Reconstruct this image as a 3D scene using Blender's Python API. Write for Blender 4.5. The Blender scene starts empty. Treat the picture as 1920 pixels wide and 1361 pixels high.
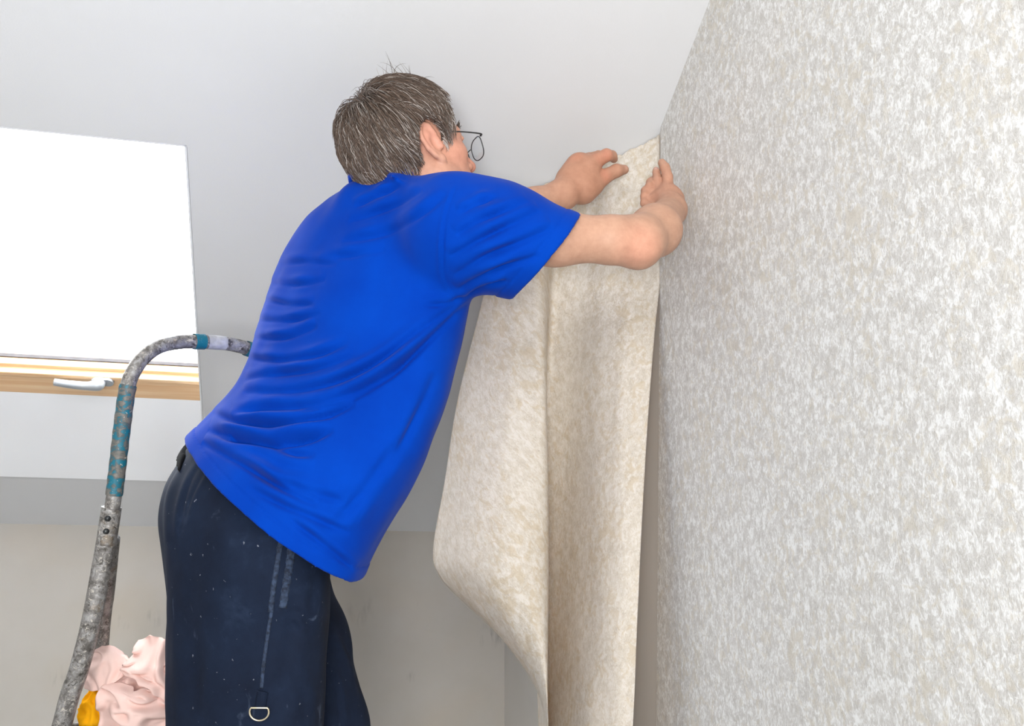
import bpy, bmesh, math, random
import numpy as np
from mathutils import Vector, Matrix, noise as mnoise

random.seed(7); rng = np.random.default_rng(7)
S = bpy.context.scene
C = S.collection

# ------------------------------------------------------------------ camera, sky, lights, exposure
FPX, CX, CY = 1800.0, 960.0, 680.5
PITCH, YAW, DIST, CAMZ = math.radians(14.6), math.radians(13.0), 3.8, 1.2
_fw = np.array([math.sin(YAW), math.cos(YAW), 0.0]); RT = np.array([math.cos(YAW), -math.sin(YAW), 0.0])
ZZ = np.array([0.0, 0.0, 1.0])
FW = _fw*math.cos(PITCH) + ZZ*math.sin(PITCH); UP = -_fw*math.sin(PITCH) + ZZ*math.cos(PITCH)
def ray(px, py): return FW + RT*((px-CX)/FPX) - UP*((py-CY)/FPX)
_r = ray(946, 1200); _h = _r[:2]/(_r @ _fw)
CAM = np.array([-_h[0]*DIST, -_h[1]*DIST, CAMZ])        # room corner (gable wall x=0, knee wall y=0) is the origin
def at(px, py, zc): return CAM + ray(px, py)*zc          # a point of the room from a sighting and its distance
def hit(px, py, n, d):
    n = np.array(n, float); r = ray(px, py); return CAM + r*((d - n@CAM)/(n@r))
def proj(P):
    q = np.asarray(P) - CAM; z = q@FW
    return CX + FPX*(q@RT)/z, CY - FPX*(q@UP)/z

cd = bpy.data.cameras.new('camera'); cd.sensor_fit = 'HORIZONTAL'; cd.sensor_width = 36; cd.lens = 36*FPX/1920
cd.clip_start = 0.02
cam = bpy.data.objects.new('camera', cd); C.objects.link(cam)
cam.matrix_world = Matrix([[RT[i], UP[i], -FW[i], CAM[i]] for i in range(3)] + [[0, 0, 0, 1]])
S.camera = cam

w = bpy.data.worlds.new('sky'); S.world = w; w.use_nodes = True
bg = w.node_tree.nodes['Background']; bg.inputs[0].default_value = (0.95, 0.975, 1.0, 1); bg.inputs[1].default_value = 12.0

def area(name, loc, target, size, power, col=(1, 1, 1), sy=None):
    l = bpy.data.lights.new(name, 'AREA'); l.energy = power; l.size = size; l.color = col
    if sy: l.shape = 'RECTANGLE'; l.size_y = sy
    o = bpy.data.objects.new(name, l); C.objects.link(o); o.location = loc
    o.rotation_euler = (Vector(target) - Vector(loc)).to_track_quat('-Z', 'Y').to_euler()
    return o
area('added_fill', (-1.6, -5.8, 2.3), (-0.5, -1.2, 1.7), 1.6, 80, (1.0, 1.0, 0.99))  # added area light behind the viewer, fills the closed attic
area('bounce_flash', (-1.15, -4.7, 0.9), (-0.6, -2.5, 3.1), 0.5, 62, (1.0, 1.0, 1.0))
S.view_settings.view_transform = 'Standard'; S.view_settings.look = 'None'
S.view_settings.gamma = 1; S.view_settings.use_curve_mapping = False
S.view_settings.exposure = 0.13

# ------------------------------------------------------------------ helpers
def lin(r, g, b):
    f = lambda c: c/12.92 if c <= 0.04045 else ((c+0.055)/1.055)**2.4
    return (f(r/255), f(g/255), f(b/255), 1)

class NT:
    def __init__(s, name):
        s.m = bpy.data.materials.new(name); s.m.use_nodes = True; s.t = s.m.node_tree
        s.b = s.t.nodes['Principled BSDF']; s.out = s.t.nodes['Material Output']
    def n(s, typ, **kw):
        nd = s.t.nodes.new(typ)
        for k, v in kw.items(): setattr(nd, k, v)
        return nd
    def l(s, a, b): s.t.links.new(a, b)
    def coord(s, kind='Object', scale=(1, 1, 1)):
        c = s.n('ShaderNodeTexCoord'); m = s.n('ShaderNodeMapping'); m.inputs['Scale'].default_value = scale
        s.l(c.outputs[kind], m.inputs[0]); return m.outputs[0]
    def noise(s, vec, scale, detail=4, rough=0.5, dist=0.0):
        nd = s.n('ShaderNodeTexNoise'); nd.inputs['Scale'].default_value = scale; nd.inputs['Detail'].default_value = detail
        nd.inputs['Roughness'].default_value = rough; nd.inputs['Distortion'].default_value = dist
        s.l(vec, nd.inputs['Vector']); return nd.outputs['Fac']
    def ramp(s, fac, stops):
        r = s.n('ShaderNodeValToRGB'); e = r.color_ramp.elements
        while len(e) < len(stops): e.new(0.5)
        for i, (p, c) in enumerate(stops):
            e[i].position = p; e[i].color = c if len(c) == 4 else (*c, 1)
        s.l(fac, r.inputs[0]); return r.outputs[0]
    def mix(s, fac, a, b, mode='MIX'):
        m = s.n('ShaderNodeMix', data_type='RGBA', blend_type=mode)
        for i, v in ((0, fac), (6, a), (7, b)):
            if hasattr(v, 'is_linked'): s.l(v, m.inputs[i])
            else: m.inputs[i].default_value = v
        return m.outputs[2]
    def math(s, op, a, b=0.0):
        m = s.n('ShaderNodeMath', operation=op)
        for i, v in enumerate((a, b)):
            if hasattr(v, 'is_linked'): s.l(v, m.inputs[i])
            else: m.inputs[i].default_value = v
        return m.outputs[0]
    def bump(s, h, strength, dist):
        b = s.n('ShaderNodeBump'); b.inputs['Strength'].default_value = strength; b.inputs['Distance'].default_value = dist
        s.l(h, b.inputs['Height']); s.l(b.outputs[0], s.b.inputs['Normal'])
    def set(s, col=None, rough=0.6, metal=0.0, spec=None):
        if col is not None:
            if hasattr(col, 'is_linked'): s.l(col, s.b.inputs['Base Color'])
            else: s.b.inputs['Base Color'].default_value = col
        if hasattr(rough, 'is_linked'): s.l(rough, s.b.inputs['Roughness'])
        else: s.b.inputs['Roughness'].default_value = rough
        s.b.inputs['Metallic'].default_value = metal
        if spec is not None: s.b.inputs['Specular IOR Level'].default_value = spec
        return s.m

def tag(o, label=None, cat=None, group=None, kind=None):
    if label: o['label'] = label
    if cat: o['category'] = cat
    if group: o['group'] = group
    if kind: o['kind'] = kind
    return o
WLOC = {}
def attach(o, parent):
    o.parent = parent; o.matrix_parent_inverse = Matrix.Translation(-Vector(WLOC.get(parent.name, (0, 0, 0))))
def empty(name, loc, parent=None):
    o = bpy.data.objects.new(name, None); o.location = loc; o.empty_display_size = 0.05; C.objects.link(o)
    WLOC[o.name] = tuple(map(float, loc))
    if parent is not None: attach(o, parent)
    return o
def mesh_obj(name, verts, faces, mat, parent=None, smooth=True, loc=None):
    me = bpy.data.meshes.new(name); me.from_pydata([tuple(map(float, v)) for v in verts], [], [tuple(map(int, f)) for f in faces])
    return fin(name, me, mat, parent, smooth)
def fin(name, me, mat, parent=None, smooth=True):
    me.materials.append(mat)
    if smooth: me.shade_smooth()
    o = bpy.data.objects.new(name, me); C.objects.link(o)
    if parent is not None: attach(o, parent)
    return o
def bm_obj(name, bm, mat, parent=None, smooth=False):
    bmesh.ops.recalc_face_normals(bm, faces=bm.faces)
    me = bpy.data.meshes.new(name); bm.to_mesh(me); bm.free()
    return fin(name, me, mat, parent, smooth)
def prism(bm, pts, off):
    """closed prism: polygon pts, extruded by vector off"""
    a = [bm.verts.new(tuple(map(float, p))) for p in pts]
    b = [bm.verts.new(tuple(map(float, np.asarray(p)+np.asarray(off)))) for p in pts]
    n = len(pts); bm.faces.new(a); bm.faces.new(b[::-1])
    for i in range(n): bm.faces.new((a[i], a[(i+1) % n], b[(i+1) % n], b[i]))
def cr(pts, n):
    """Catmull-Rom resample of a list of rows to n samples"""
    P = np.asarray(pts, float); m = len(P); t = np.linspace(0, m-1, n); i = np.clip(t.astype(int), 0, m-2); u = (t-i)[:, None]
    g = lambda k: P[np.clip(k, 0, m-1)]
    p0 = np.where((i == 0)[:, None], 2*g(i)-g(i+1), g(i-1)); p3 = np.where((i == m-2)[:, None], 2*g(i+1)-g(i), g(i+2))
    p1, p2 = g(i), g(i+1)
    return 0.5*(2*p1 + (p2-p0)*u + (2*p0-5*p1+4*p2-p3)*u*u + (3*p1-p0-3*p2+p3)*u**3)
def tube(path, rad, sides=16, caps=True):
    P = np.asarray(path, float); n = len(P); R = np.broadcast_to(np.asarray(rad, float), (n,))
    T = np.gradient(P, axis=0); T /= np.linalg.norm(T, axis=1)[:, None]
    a = np.array([0, 0, 1.0]) if abs(T[0][2]) < .9 else np.array([1.0, 0, 0])
    N = np.cross(T[0], a); N /= np.linalg.norm(N); V = []
    for i in range(n):
        N = N - T[i]*(N@T[i]); N /= np.linalg.norm(N); B = np.cross(T[i], N)
        for k in range(sides):
            th = 2*math.pi*k/sides; V.append(P[i] + R[i]*(math.cos(th)*N + math.sin(th)*B))
    F = [(i*sides+k, i*sides+(k+1) % sides, (i+1)*sides+(k+1) % sides, (i+1)*sides+k) for i in range(n-1) for k in range(sides)]
    if caps: F += [tuple(range(sides))[::-1], tuple((n-1)*sides+k for k in range(sides))]
    return V, F
def join(*parts):
    V, F = [], []
    for v, f in parts:
        o = len(V); V += list(v); F += [tuple(i+o for i in q) for q in f]
    return V, F

# ------------------------------------------------------------------ implicit surfaces (bodies and garments)
def rcone(a, b, ra, rb):
    a, b = np.asarray(a, float), np.asarray(b, float); ba = b-a; L = ba@ba
    f = lambda P: (lambda t: np.linalg.norm(P-a-t[:, None]*ba, axis=1) - (ra+(rb-ra)*t))(np.clip((P-a)@ba/L, 0, 1))
    return f, (a+b)/2, math.sqrt(L)/2+max(ra, rb)
def ellip(c, R, r):
    c, R, r = np.asarray(c, float), np.asarray(R, float), np.asarray(r, float)
    def f(P):
        q = (P-c)@R; k0 = np.linalg.norm(q/r, axis=1); k1 = np.linalg.norm(q/(r*r), axis=1)
        return k0*(k0-1)/np.maximum(k1, 1e-9)
    return f, c, max(r)
def smin(a, b, k):
    h = np.maximum(k-np.abs(a-b), 0)/k; return np.minimum(a, b) - h*h*k*0.25
def smax(a, b, k): return -smin(-a, -b, k)
class Field:
    def __init__(s): s.it = []; s.auto = True
    def add(s, prim, k=0.01, mode='u'): s.it.append((prim, k, mode)); return s
    def ev(s, P, c=None, r=None):
        d = np.full(len(P), 9.0)
        for (f, pc, pr), k, mode in s.it:
            if c is not None and pr < 5 and np.linalg.norm(pc-c)-pr > r+0.06: continue
            v = f(P)
            d = smin(d, v, k) if mode == 'u' else smax(d, -v if mode == 's' else v, k)
        return d
def surface(field, lo, hi, h, B=20, lip=1.5):
    lo, hi = np.array(lo, float), np.array(hi, float)
    if field.auto:
        Q = [(c, r) for (f, c, r), k, m in field.it if r < 5 and m == 'u']; lo = np.min([lo]+[c-r-.02 for c, r in Q], 0); hi = np.max([hi]+[c+r+.02 for c, r in Q], 0)
    nb = np.ceil((hi-lo)/(h*B)).astype(int); NN = nb*B+2
    ids, pos, quads = [], [], []
    g = np.arange(B+1); G = np.stack(np.meshgrid(g, g, g, indexing='ij'), -1).reshape(-1, 3)
    half = B*h/2; rad = half*math.sqrt(3)
    cid = lambda I: (I[..., 0]*NN[1] + I[..., 1])*NN[2] + I[..., 2]
    for bi in range(nb[0]):
        for bj in range(nb[1]):
            for bk in range(nb[2]):
                o = np.array([bi, bj, bk])*B; c = lo+o*h+half
                d0 = field.ev(c[None], c, rad)[0]
                if abs(d0) > rad*lip+0.01: continue
                v = field.ev(lo+(G+o)*h, c, rad).reshape(B+1, B+1, B+1)
                s = v < 0
                cnt = sum(s[a:a+B, b:b+B, q:q+B].astype(np.int8) for a in (0, 1) for b in (0, 1) for q in (0, 1))
                act = np.argwhere((cnt > 0) & (cnt < 8))
                if len(act) == 0: continue
                acc = np.zeros((len(act), 3)); m = np.zeros(len(act))
                for ax in range(3):
                    e = np.eye(3, dtype=int)[ax]; oth = [a for a in range(3) if a != ax]
                    for da in (0, 1):
                        for db in (0, 1):
                            p = act.copy(); p[:, oth[0]] += da; p[:, oth[1]] += db; q = p+e
                            va = v[p[:, 0], p[:, 1], p[:, 2]]; vb = v[q[:, 0], q[:, 1], q[:, 2]]
                            x = (va < 0) != (vb < 0); t = np.where(x, va/np.where(x, va-vb, 1), 0)
                            acc += (p+t[:, None]*e)*x[:, None]; m += x
                ids.append(cid(act+o)); pos.append(lo+(acc/m[:, None]+o)*h)
                for ax in range(3):
                    e = np.eye(3, dtype=int)[ax]; oth = [(ax+1) % 3, (ax+2) % 3]
                    a = s[:B, :B, :B]; b = s[e[0]:B+e[0], e[1]:B+e[1], e[2]:B+e[2]]
                    E_ = np.argwhere(a != b)
                    if len(E_) == 0: continue
                    ins = a[E_[:, 0], E_[:, 1], E_[:, 2]]; K = E_+o
                    u = np.eye(3, dtype=int)[oth[0]]; w_ = np.eye(3, dtype=int)[oth[1]]
                    Q = np.stack([cid(K-u-w_), cid(K-w_), cid(K), cid(K-u)], 1)
                    quads.append(np.where(ins[:, None], Q, Q[:, ::-1]))
    ids = np.concatenate(ids); pos = np.concatenate(pos); quads = np.concatenate(quads)
    od = np.argsort(ids); ids = ids[od]; pos = pos[od]
    ix = np.clip(np.searchsorted(ids, quads), 0, len(ids)-1); ok = (ids[ix] == quads).all(1)
    return pos, ix[ok]
def vnormals(V, F):
    n = np.zeros_like(V); a, b, c, d = (V[F[:, i]] for i in range(4)); fn = np.cross(c-a, d-b)
    for i in range(4): np.add.at(n, F[:, i], fn)
    return n/np.maximum(np.linalg.norm(n, axis=1), 1e-12)[:, None]
def lap(V, F, it=2, lam=0.5):
    for _ in range(it):
        s = np.zeros_like(V); c = np.zeros(len(V))
        for i in range(4):
            for j in ((i+1) % 4, (i+3) % 4):
                np.add.at(s, F[:, i], V[F[:, j]]); np.add.at(c, F[:, i], 1)
        V = V + lam*(s/np.maximum(c, 1)[:, None]-V)
    return V
def np_mesh(name, V, F):
    me = bpy.data.meshes.new(name)
    me.vertices.add(len(V)); me.vertices.foreach_set('co', np.asarray(V, np.float32).ravel())
    k = F.shape[1]; me.loops.add(F.size); me.loops.foreach_set('vertex_index', np.asarray(F, np.int32).ravel())
    me.polygons.add(len(F)); me.polygons.foreach_set('loop_start', np.arange(0, F.size, k, dtype=np.int32))
    me.update(calc_edges=True); me.validate(); return me
def vcol(me, name, col):
    a = me.color_attributes.new(name, 'FLOAT_COLOR', 'POINT')
    c = np.ones((len(me.vertices), 4), np.float32); c[:, :3] = col; a.data.foreach_set('color', c.ravel())
def seg_dist(x, y, poly):
    """distance of 2-D points to a polyline, the side sign and the arc position 0..1"""
    P = np.asarray(poly, float); best = np.full(len(x), 1e9); sg = np.zeros(len(x)); tt = np.zeros(len(x))
    L = np.linalg.norm(np.diff(P, axis=0), axis=1); cum = np.concatenate([[0], np.cumsum(L)])
    for i in range(len(P)-1):
        a, b = P[i], P[i+1]; ab = b-a; t = np.clip(((x-a[0])*ab[0]+(y-a[1])*ab[1])/(ab@ab), 0, 1)
        dx = x-a[0]-t*ab[0]; dy = y-a[1]-t*ab[1]; d = np.hypot(dx, dy); m = d < best
        best = np.where(m, d, best); sg = np.where(m, np.sign(ab[0]*dy-ab[1]*dx), sg); tt = np.where(m, (cum[i]+t*L[i])/cum[-1], tt)
    return best, sg, tt

# ------------------------------------------------------------------ materials
def plaster(name, c1, c2, bump=0.15):
    m = NT(name); v = m.coord(); n = m.noise(v, 1.3, 5, .55); n2 = m.noise(v, 260, 3)
    m.bump(n2, bump, 0.001)
    return m.set(m.ramp(n, [(0.3, c1), (0.7, c2)]), 0.85, spec=.2)
M_ceil = plaster('painted_plasterboard', lin(215, 216, 217), lin(220, 221, 222))
M_floor = plaster('screed', lin(168, 168, 168), lin(180, 180, 180))
def knee_mat():
    m = NT('filled_plaster_wall'); v = m.coord(); n = m.noise(v, 1.8, 5, .6)
    base = m.ramp(n, [(0.3, lin(186, 181, 172)), (0.7, lin(196, 192, 186))])
    base = m.mix(m.math('MULTIPLY', m.ramp(m.noise(v, 2.6, 3), [(0.5, (0, 0, 0)), (0.75, (1, 1, 1))]), 0.35), base, lin(190, 174, 150))
    vs = m.coord('Object', (34, 1, 7)); fine = m.ramp(m.noise(vs, 1.0, 3, .6), [(0.48, (0, 0, 0)), (0.68, (1, 1, 1))])
    ge = m.n('ShaderNodeNewGeometry'); tot = None
    for (px, py, r, st) in ((915, 1192, .055, .8), (935, 1190, .04, .8), (670, 1150, .06, .35), (685, 1140, .05, .3), (790, 1140, .03, .4),
                            (772, 1268, .025, .5), (215, 1165, .03, .5), (288, 1160, .04, .5), (110, 1270, .05, .3), (240, 1175, .02, .3)):
        c = hit(px, py, (0, 1, 0), 0); dn = m.n('ShaderNodeVectorMath', operation='DISTANCE'); m.l(ge.outputs['Position'], dn.inputs[0])
        dn.inputs[1].default_value = tuple(c)
        q = m.math('MULTIPLY', m.math('MAXIMUM', m.math('SUBTRACT', 1.0, m.math('DIVIDE', dn.outputs['Value'], r)), 0.0), st)
        tot = q if tot is None else m.math('MAXIMUM', tot, q)
    base = m.mix(m.math('MULTIPLY', tot, fine), base, lin(96, 90, 86))
    m.bump(m.noise(v, 180, 3), .15, .001)
    return m.set(base, 0.8, spec=.2)
M_knee = knee_mat()
M_bare = plaster('bare_gable_plaster', lin(196, 192, 186), lin(206, 202, 196))
def paper_mat(name, lo, mid, hi, tan, warmback=False):
    m = NT(name); tc = m.n('ShaderNodeTexCoord'); uv = tc.outputs['UV']
    def mp(sc):
        q = m.n('ShaderNodeMapping'); q.inputs['Scale'].default_value = sc; m.l(uv, q.inputs[0]); return q.outputs[0]
    worm = m.noise(mp((1, .62, 1)), 150, 3, .55, 1.3)
    ridg = m.math('ABSOLUTE', m.math('SUBTRACT', m.noise(mp((1, .7, 1)), 120, 2, .5, 2.2), 0.5))
    blot = m.noise(mp((1, .7, 1)), 55, 4, .6, .6)
    big = m.noise(mp((1, .6, 1)), 7, 3, .6)
    f = m.math('ADD', m.math('MULTIPLY', worm, .55), m.math('MULTIPLY', blot, .45))
    col = m.ramp(f, [(0.40, lo), (0.5, mid), (0.58, hi)])
    tn = m.ramp(m.math('MULTIPLY', m.noise(mp((1, .8, 1)), 48, 4, .6, 1.0), m.math('ADD', big, .5)), [(0.52, (0, 0, 0)), (0.64, (1, 1, 1))])
    col = m.mix(m.math('MULTIPLY', tn, .55), col, tan)
    dark = m.ramp(ridg, [(0.0, (1, 1, 1)), (0.035, (0, 0, 0))])
    col = m.mix(m.math('MULTIPLY', m.math('MULTIPLY', dark, m.ramp(blot, [(0.4, (1, 1, 1)), (0.62, (0, 0, 0))])), .42), col, lin(150, 143, 132))
    m.bump(m.math('ADD', worm, m.math('MULTIPLY', ridg, 1.5)), .35, .0018)
    m.set(col, 0.55, spec=.3)
    if warmback:
        tr = m.n('ShaderNodeBsdfTranslucent'); tr.inputs[0].default_value = lin(236, 196, 120)
        mx = m.n('ShaderNodeMixShader'); mx.inputs[0].default_value = .3
        m.l(m.b.outputs[0], mx.inputs[1]); m.l(tr.outputs[0], mx.inputs[2]); m.l(mx.outputs[0], m.out.inputs[0])
    return m.m
M_paper = paper_mat('textured_wallpaper', lin(200, 197, 192), lin(214, 212, 208), lin(236, 236, 234), lin(208, 200, 184))
M_strip = paper_mat('pasted_wallpaper', lin(228, 222, 208), lin(239, 235, 224), lin(249, 247, 240), lin(218, 203, 172), True)
def wood_mat():
    m = NT('varnished_pine'); v = m.coord('Object', (1.2, 22, 22)); n = m.noise(v, 3, 5, .55, .6)
    m.bump(n, .08, .001)
    return m.set(m.ramp(n, [(0.25, lin(226, 178, 130)), (0.55, lin(238, 200, 156)), (0.8, lin(247, 220, 184))]), 0.38)
M_wood = wood_mat()
m = NT('white_lining_board'); M_lining = m.set(m.ramp(m.noise(m.coord(), 3, 2), [(0.3, lin(238, 240, 243)), (0.7, lin(243, 245, 247))]), 0.5)
m = NT('dark_gasket_and_shade'); M_gasket_shade = m.set(m.ramp(m.noise(m.coord(), 30, 2), [(0.3, lin(58, 54, 56)), (0.7, lin(74, 70, 72))]), 0.6)  # gasket colour, also paints the shadow gap below the sash
m = NT('satin_silver'); M_silver = m.set(m.ramp(m.noise(m.coord(), 20, 2), [(0.3, lin(168, 174, 180)), (0.7, lin(182, 187, 192))]), 0.4, 0.4)
def glass_mat(name, rough=0.02):
    m = NT(name); v = m.coord(); tr = m.n('ShaderNodeBsdfTransparent'); gl = m.n('ShaderNodeBsdfGlossy'); gl.inputs['Roughness'].default_value = rough
    tint = m.ramp(m.noise(v, 4, 2), [(0.3, (.97, .985, .99)), (0.7, (.985, .99, 1))]); m.l(tint, tr.inputs[0])
    lw = m.n('ShaderNodeLayerWeight'); lw.inputs[0].default_value = .25
    mx = m.n('ShaderNodeMixShader'); m.l(m.math('MULTIPLY', lw.outputs['Fresnel'], .12), mx.inputs[0])
    m.l(tr.outputs[0], mx.inputs[1]); m.l(gl.outputs[0], mx.inputs[2]); m.l(mx.outputs[0], m.out.inputs[0]); return m.m
M_glass = glass_mat('window_glass')
M_lens = glass_mat('spectacle_glass')
def metal_mat():
    m = NT('paint_spotted_aluminium'); v = m.coord()
    n = m.noise(v, 60, 5, .65, .5); sp = m.noise(v, 130, 4, .6, 1.2)
    c = m.ramp(n, [(0.35, lin(92, 88, 84)), (0.5, lin(134, 131, 128)), (0.65, lin(168, 167, 166))])
    c = m.mix(m.ramp(sp, [(0.58, (0, 0, 0)), (0.63, (1, 1, 1))]), c, lin(190, 184, 175))
    drk = m.ramp(m.noise(v, 90, 4, .7, .8), [(0.56, (0, 0, 0)), (0.64, (1, 1, 1))])
    c = m.mix(m.math('MULTIPLY', drk, .85), c, lin(62, 58, 52))
    rust = m.ramp(m.noise(v, 22, 3, .6), [(0.62, (0, 0, 0)), (0.72, (1, 1, 1))]); c = m.mix(m.math('MULTIPLY', rust, .5), c, lin(140, 118, 86))
    m.bump(sp, .5, .0015)
    return m.set(c, m.ramp(sp, [(0.5, (.32, .32, .32)), (0.62, (.7, .7, .7))]), 0.25)
M_alu = metal_mat()
m = NT('bright_aluminium'); M_bright = m.set(m.ramp(m.noise(m.coord(), 60, 3), [(0.4, lin(178, 178, 180)), (0.65, lin(205, 206, 208))]), .5, .2)
def tape_mat(frac):
    m = NT('worn_teal_tape'); v = m.coord('Object', (1, 1, 1.6)); n = m.noise(v, 48, 5, .65, .9)
    c = m.ramp(n, [(frac-.02, lin(16, 104, 124)), (frac+.02, lin(74, 84, 86)), (frac+.12, lin(112, 108, 102))])
    sp = m.ramp(m.noise(v, 170, 3, .6, .5), [(0.66, (0, 0, 0)), (0.70, (1, 1, 1))]); c = m.mix(sp, c, lin(206, 200, 190))
    m.bump(n, .6, .002); return m.set(c, .5)
M_tape = tape_mat(.47); M_tape2 = tape_mat(.66)
def cloth(name, a, b, tint=None, rough=.9, sheen=0.0):
    m = NT(name); v = m.coord(); n = m.noise(v, 8, 5, .6); wv = m.noise(v, 700, 2)
    m.bump(wv, .25, .0006); col = m.ramp(n, [(0.3, a), (0.7, b)])
    m.set(col, rough, spec=.06)
    if sheen: m.b.inputs['Sheen Weight'].default_value = sheen; m.b.inputs['Sheen Roughness'].default_value = .4
    return m
M_shirt = cloth('royal_blue_cotton', lin(0, 53, 156), lin(0, 61, 168), sheen=.05).m
M_pink = cloth('pale_pink_rag', lin(230, 194, 185), lin(238, 208, 199)).m
M_yellow = cloth('orange_yellow_cloth', lin(246, 168, 14), lin(252, 186, 30)).m
def trouser_mat():
    m = NT('navy_work_cotton'); v = m.coord(); n = m.noise(v, 9, 5, .65)
    c = m.ramp(n, [(0.3, lin(13, 22, 40)), (0.6, lin(19, 31, 52)), (0.85, lin(42, 56, 80))])
    sp = m.ramp(m.noise(v, 95, 3, .5, .3), [(0.72, (0, 0, 0)), (0.76, (1, 1, 1))]); c = m.mix(m.math('MULTIPLY', sp, .7), c, lin(150, 156, 168))
    sm = m.ramp(m.noise(m.coord('Object', (1, 1, .4)), 22, 4, .6, .8), [(0.64, (0, 0, 0)), (0.76, (1, 1, 1))]); c = m.mix(m.math('MULTIPLY', sm, .4), c, lin(98, 112, 136))
    m.bump(m.noise(v, 500, 2), .3, .0006); return m.set(c, .85, spec=.2)
M_trous = trouser_mat()
m = NT('faded_navy_stitching'); M_stitch = m.set(m.ramp(m.noise(m.coord(), 160, 3), [(0.35, lin(16, 27, 46)), (0.65, lin(48, 64, 90))]), .85)
m = NT('black_belt'); M_black = m.set(m.ramp(m.noise(m.coord(), 40, 3), [(0.3, lin(9, 9, 11)), (0.7, lin(16, 16, 19))]), .9, spec=.1)
m = NT('brass_ring'); M_brass = m.set(m.ramp(m.noise(m.coord(), 90, 2), [(0.3, lin(214, 196, 160)), (0.7, lin(236, 226, 200))]), .25, .8)
m = NT('gunmetal_wire'); M_gun = m.set(m.ramp(m.noise(m.coord(), 90, 2), [(0.3, lin(52, 54, 56)), (0.7, lin(72, 74, 74))]), .35, .6)
def skin_mat():
    m = NT('skin'); a = m.n('ShaderNodeVertexColor', layer_name='tint'); v = m.coord(); n = m.noise(v, 55, 4, .6)
    c = m.mix(1.0, a.outputs['Color'], m.ramp(n, [(0.3, (.9, .84, .82)), (0.7, (1.06, 1.04, 1.03))]), 'MULTIPLY')
    m.bump(m.noise(v, 420, 3, .6), .2, .0008)
    m.set(c, .5, spec=.35); m.b.inputs['Subsurface Weight'].default_value = .04
    m.b.inputs['Subsurface Radius'].default_value = (.012, .005, .003); m.b.inputs['Subsurface Scale'].default_value = .5
    return m.m
M_skin = skin_mat()
m = NT('greying_brown_hair'); _a = m.n('ShaderNodeVertexColor', layer_name='tint')
M_hair = m.set(m.mix(.9, m.ramp(m.noise(m.coord(), 30, 2), [(0.3, lin(70, 60, 54)), (0.7, lin(96, 86, 78))]), _a.outputs['Color']), .45, spec=.4)

# ------------------------------------------------------------------ the room
ZK = hit(940, 999, (0, 1, 0), 0)[2]
_P = hit(1285, 125, (1, 0, 0), 0); SL = (ZK-_P[2])/_P[1]                 # roof slope rises towards the viewer
NS = np.array([0, SL, 1.0]); NSU = NS/np.linalg.norm(NS)                   # slope plane: NS.p = ZK, NSU points outwards
TS = np.array([0, -1, SL]); TS /= np.linalg.norm(TS)                       # up along the slope
def slope(x, t): return np.array([x, 0, ZK]) + TS*t
XL, YR, TT = -4.2, -7.4, 3.75
bm = bmesh.new(); prism(bm, [(XL, YR, 0), (0.2, YR, 0), (0.2, 0.15, 0), (XL, 0.15, 0)], (0, 0, -.2))
tag(bm_obj('floor', bm, M_floor), 'bare grey screed floor of the attic room', 'floor', kind='structure')
bm = bmesh.new(); prism(bm, [(XL, 0, 0), (0, 0, 0), (0, 0, ZK), (XL, 0, ZK)], (0, .15, 0))
tag(bm_obj('wall_back', bm, M_knee), 'low beige knee wall with dark smudges under the sloping ceiling', 'wall', kind='structure')
zr = ZK - SL*YR
bm = bmesh.new(); prism(bm, [(0, .15, 0), (0, YR, 0), (0, YR, ZK+.6), (0, (TS*TT)[1], ZK+(TS*TT)[2]+.05), (0, .15, ZK-.07)], (.2, 0, 0))
wall_r = tag(bm_obj('wall_right', bm, M_bare), 'gable wall on the right, bare grey plaster and finished textured wallpaper', 'wall', kind='structure')
# sloping ceiling with the roof window opening
t_of = lambda P: (P-np.array([0, 0, ZK]))@TS
XR = hit(370, 600, NS, ZK)[0]; T0 = t_of(hit(330, 895, NS, ZK)); T1 = t_of(hit(200, 257, NS, ZK))
XW = XR - 0.76

bm = bmesh.new()
th = NSU*.26
for a in ((XL, 0, XW, TT), (XR, 0, 0, TT), (XW, 0, XR, T0), (XW, T1, XR, TT)):
    x0, t0, x1, t1 = a; prism(bm, [slope(x0, t0), slope(x1, t0), slope(x1, t1), slope(x0, t1)], th)
tag(bm_obj('ceiling', bm, M_ceil), 'smooth light grey sloping attic ceiling', 'ceiling', kind='structure')
YB = -7.4
bm = bmesh.new(); prism(bm, [slope(XL, TT), slope(.2, TT), (.2, YB, ZK+.5), (XL, YB, ZK+.5)], (0, 0, .2))
tag(bm_obj('ceiling_rear', bm, M_ceil), 'opposite slope of the attic ceiling behind the viewer', 'ceiling', kind='structure')
bm = bmesh.new(); prism(bm, [(XL, YB, 0), (.2, YB, 0), (.2, YB, ZK+.6), (XL, YB, ZK+.6)], (0, -.15, 0))
tag(bm_obj('wall_front', bm, M_ceil), 'white wall at the far side of the attic behind the viewer', 'wall', kind='structure')
_pk = slope(0, TT); pent = lambda x: [(x, .15, 0), (x, YB, 0), (x, YB, ZK+.6), (x, _pk[1], _pk[2]+.1), (x, .15, ZK)]
bm = bmesh.new(); prism(bm, pent(XL), (-.15, 0, 0)); tag(bm_obj('wall_left', bm, M_ceil), 'white gable wall on the left side of the attic', 'wall', kind='structure')
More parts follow.
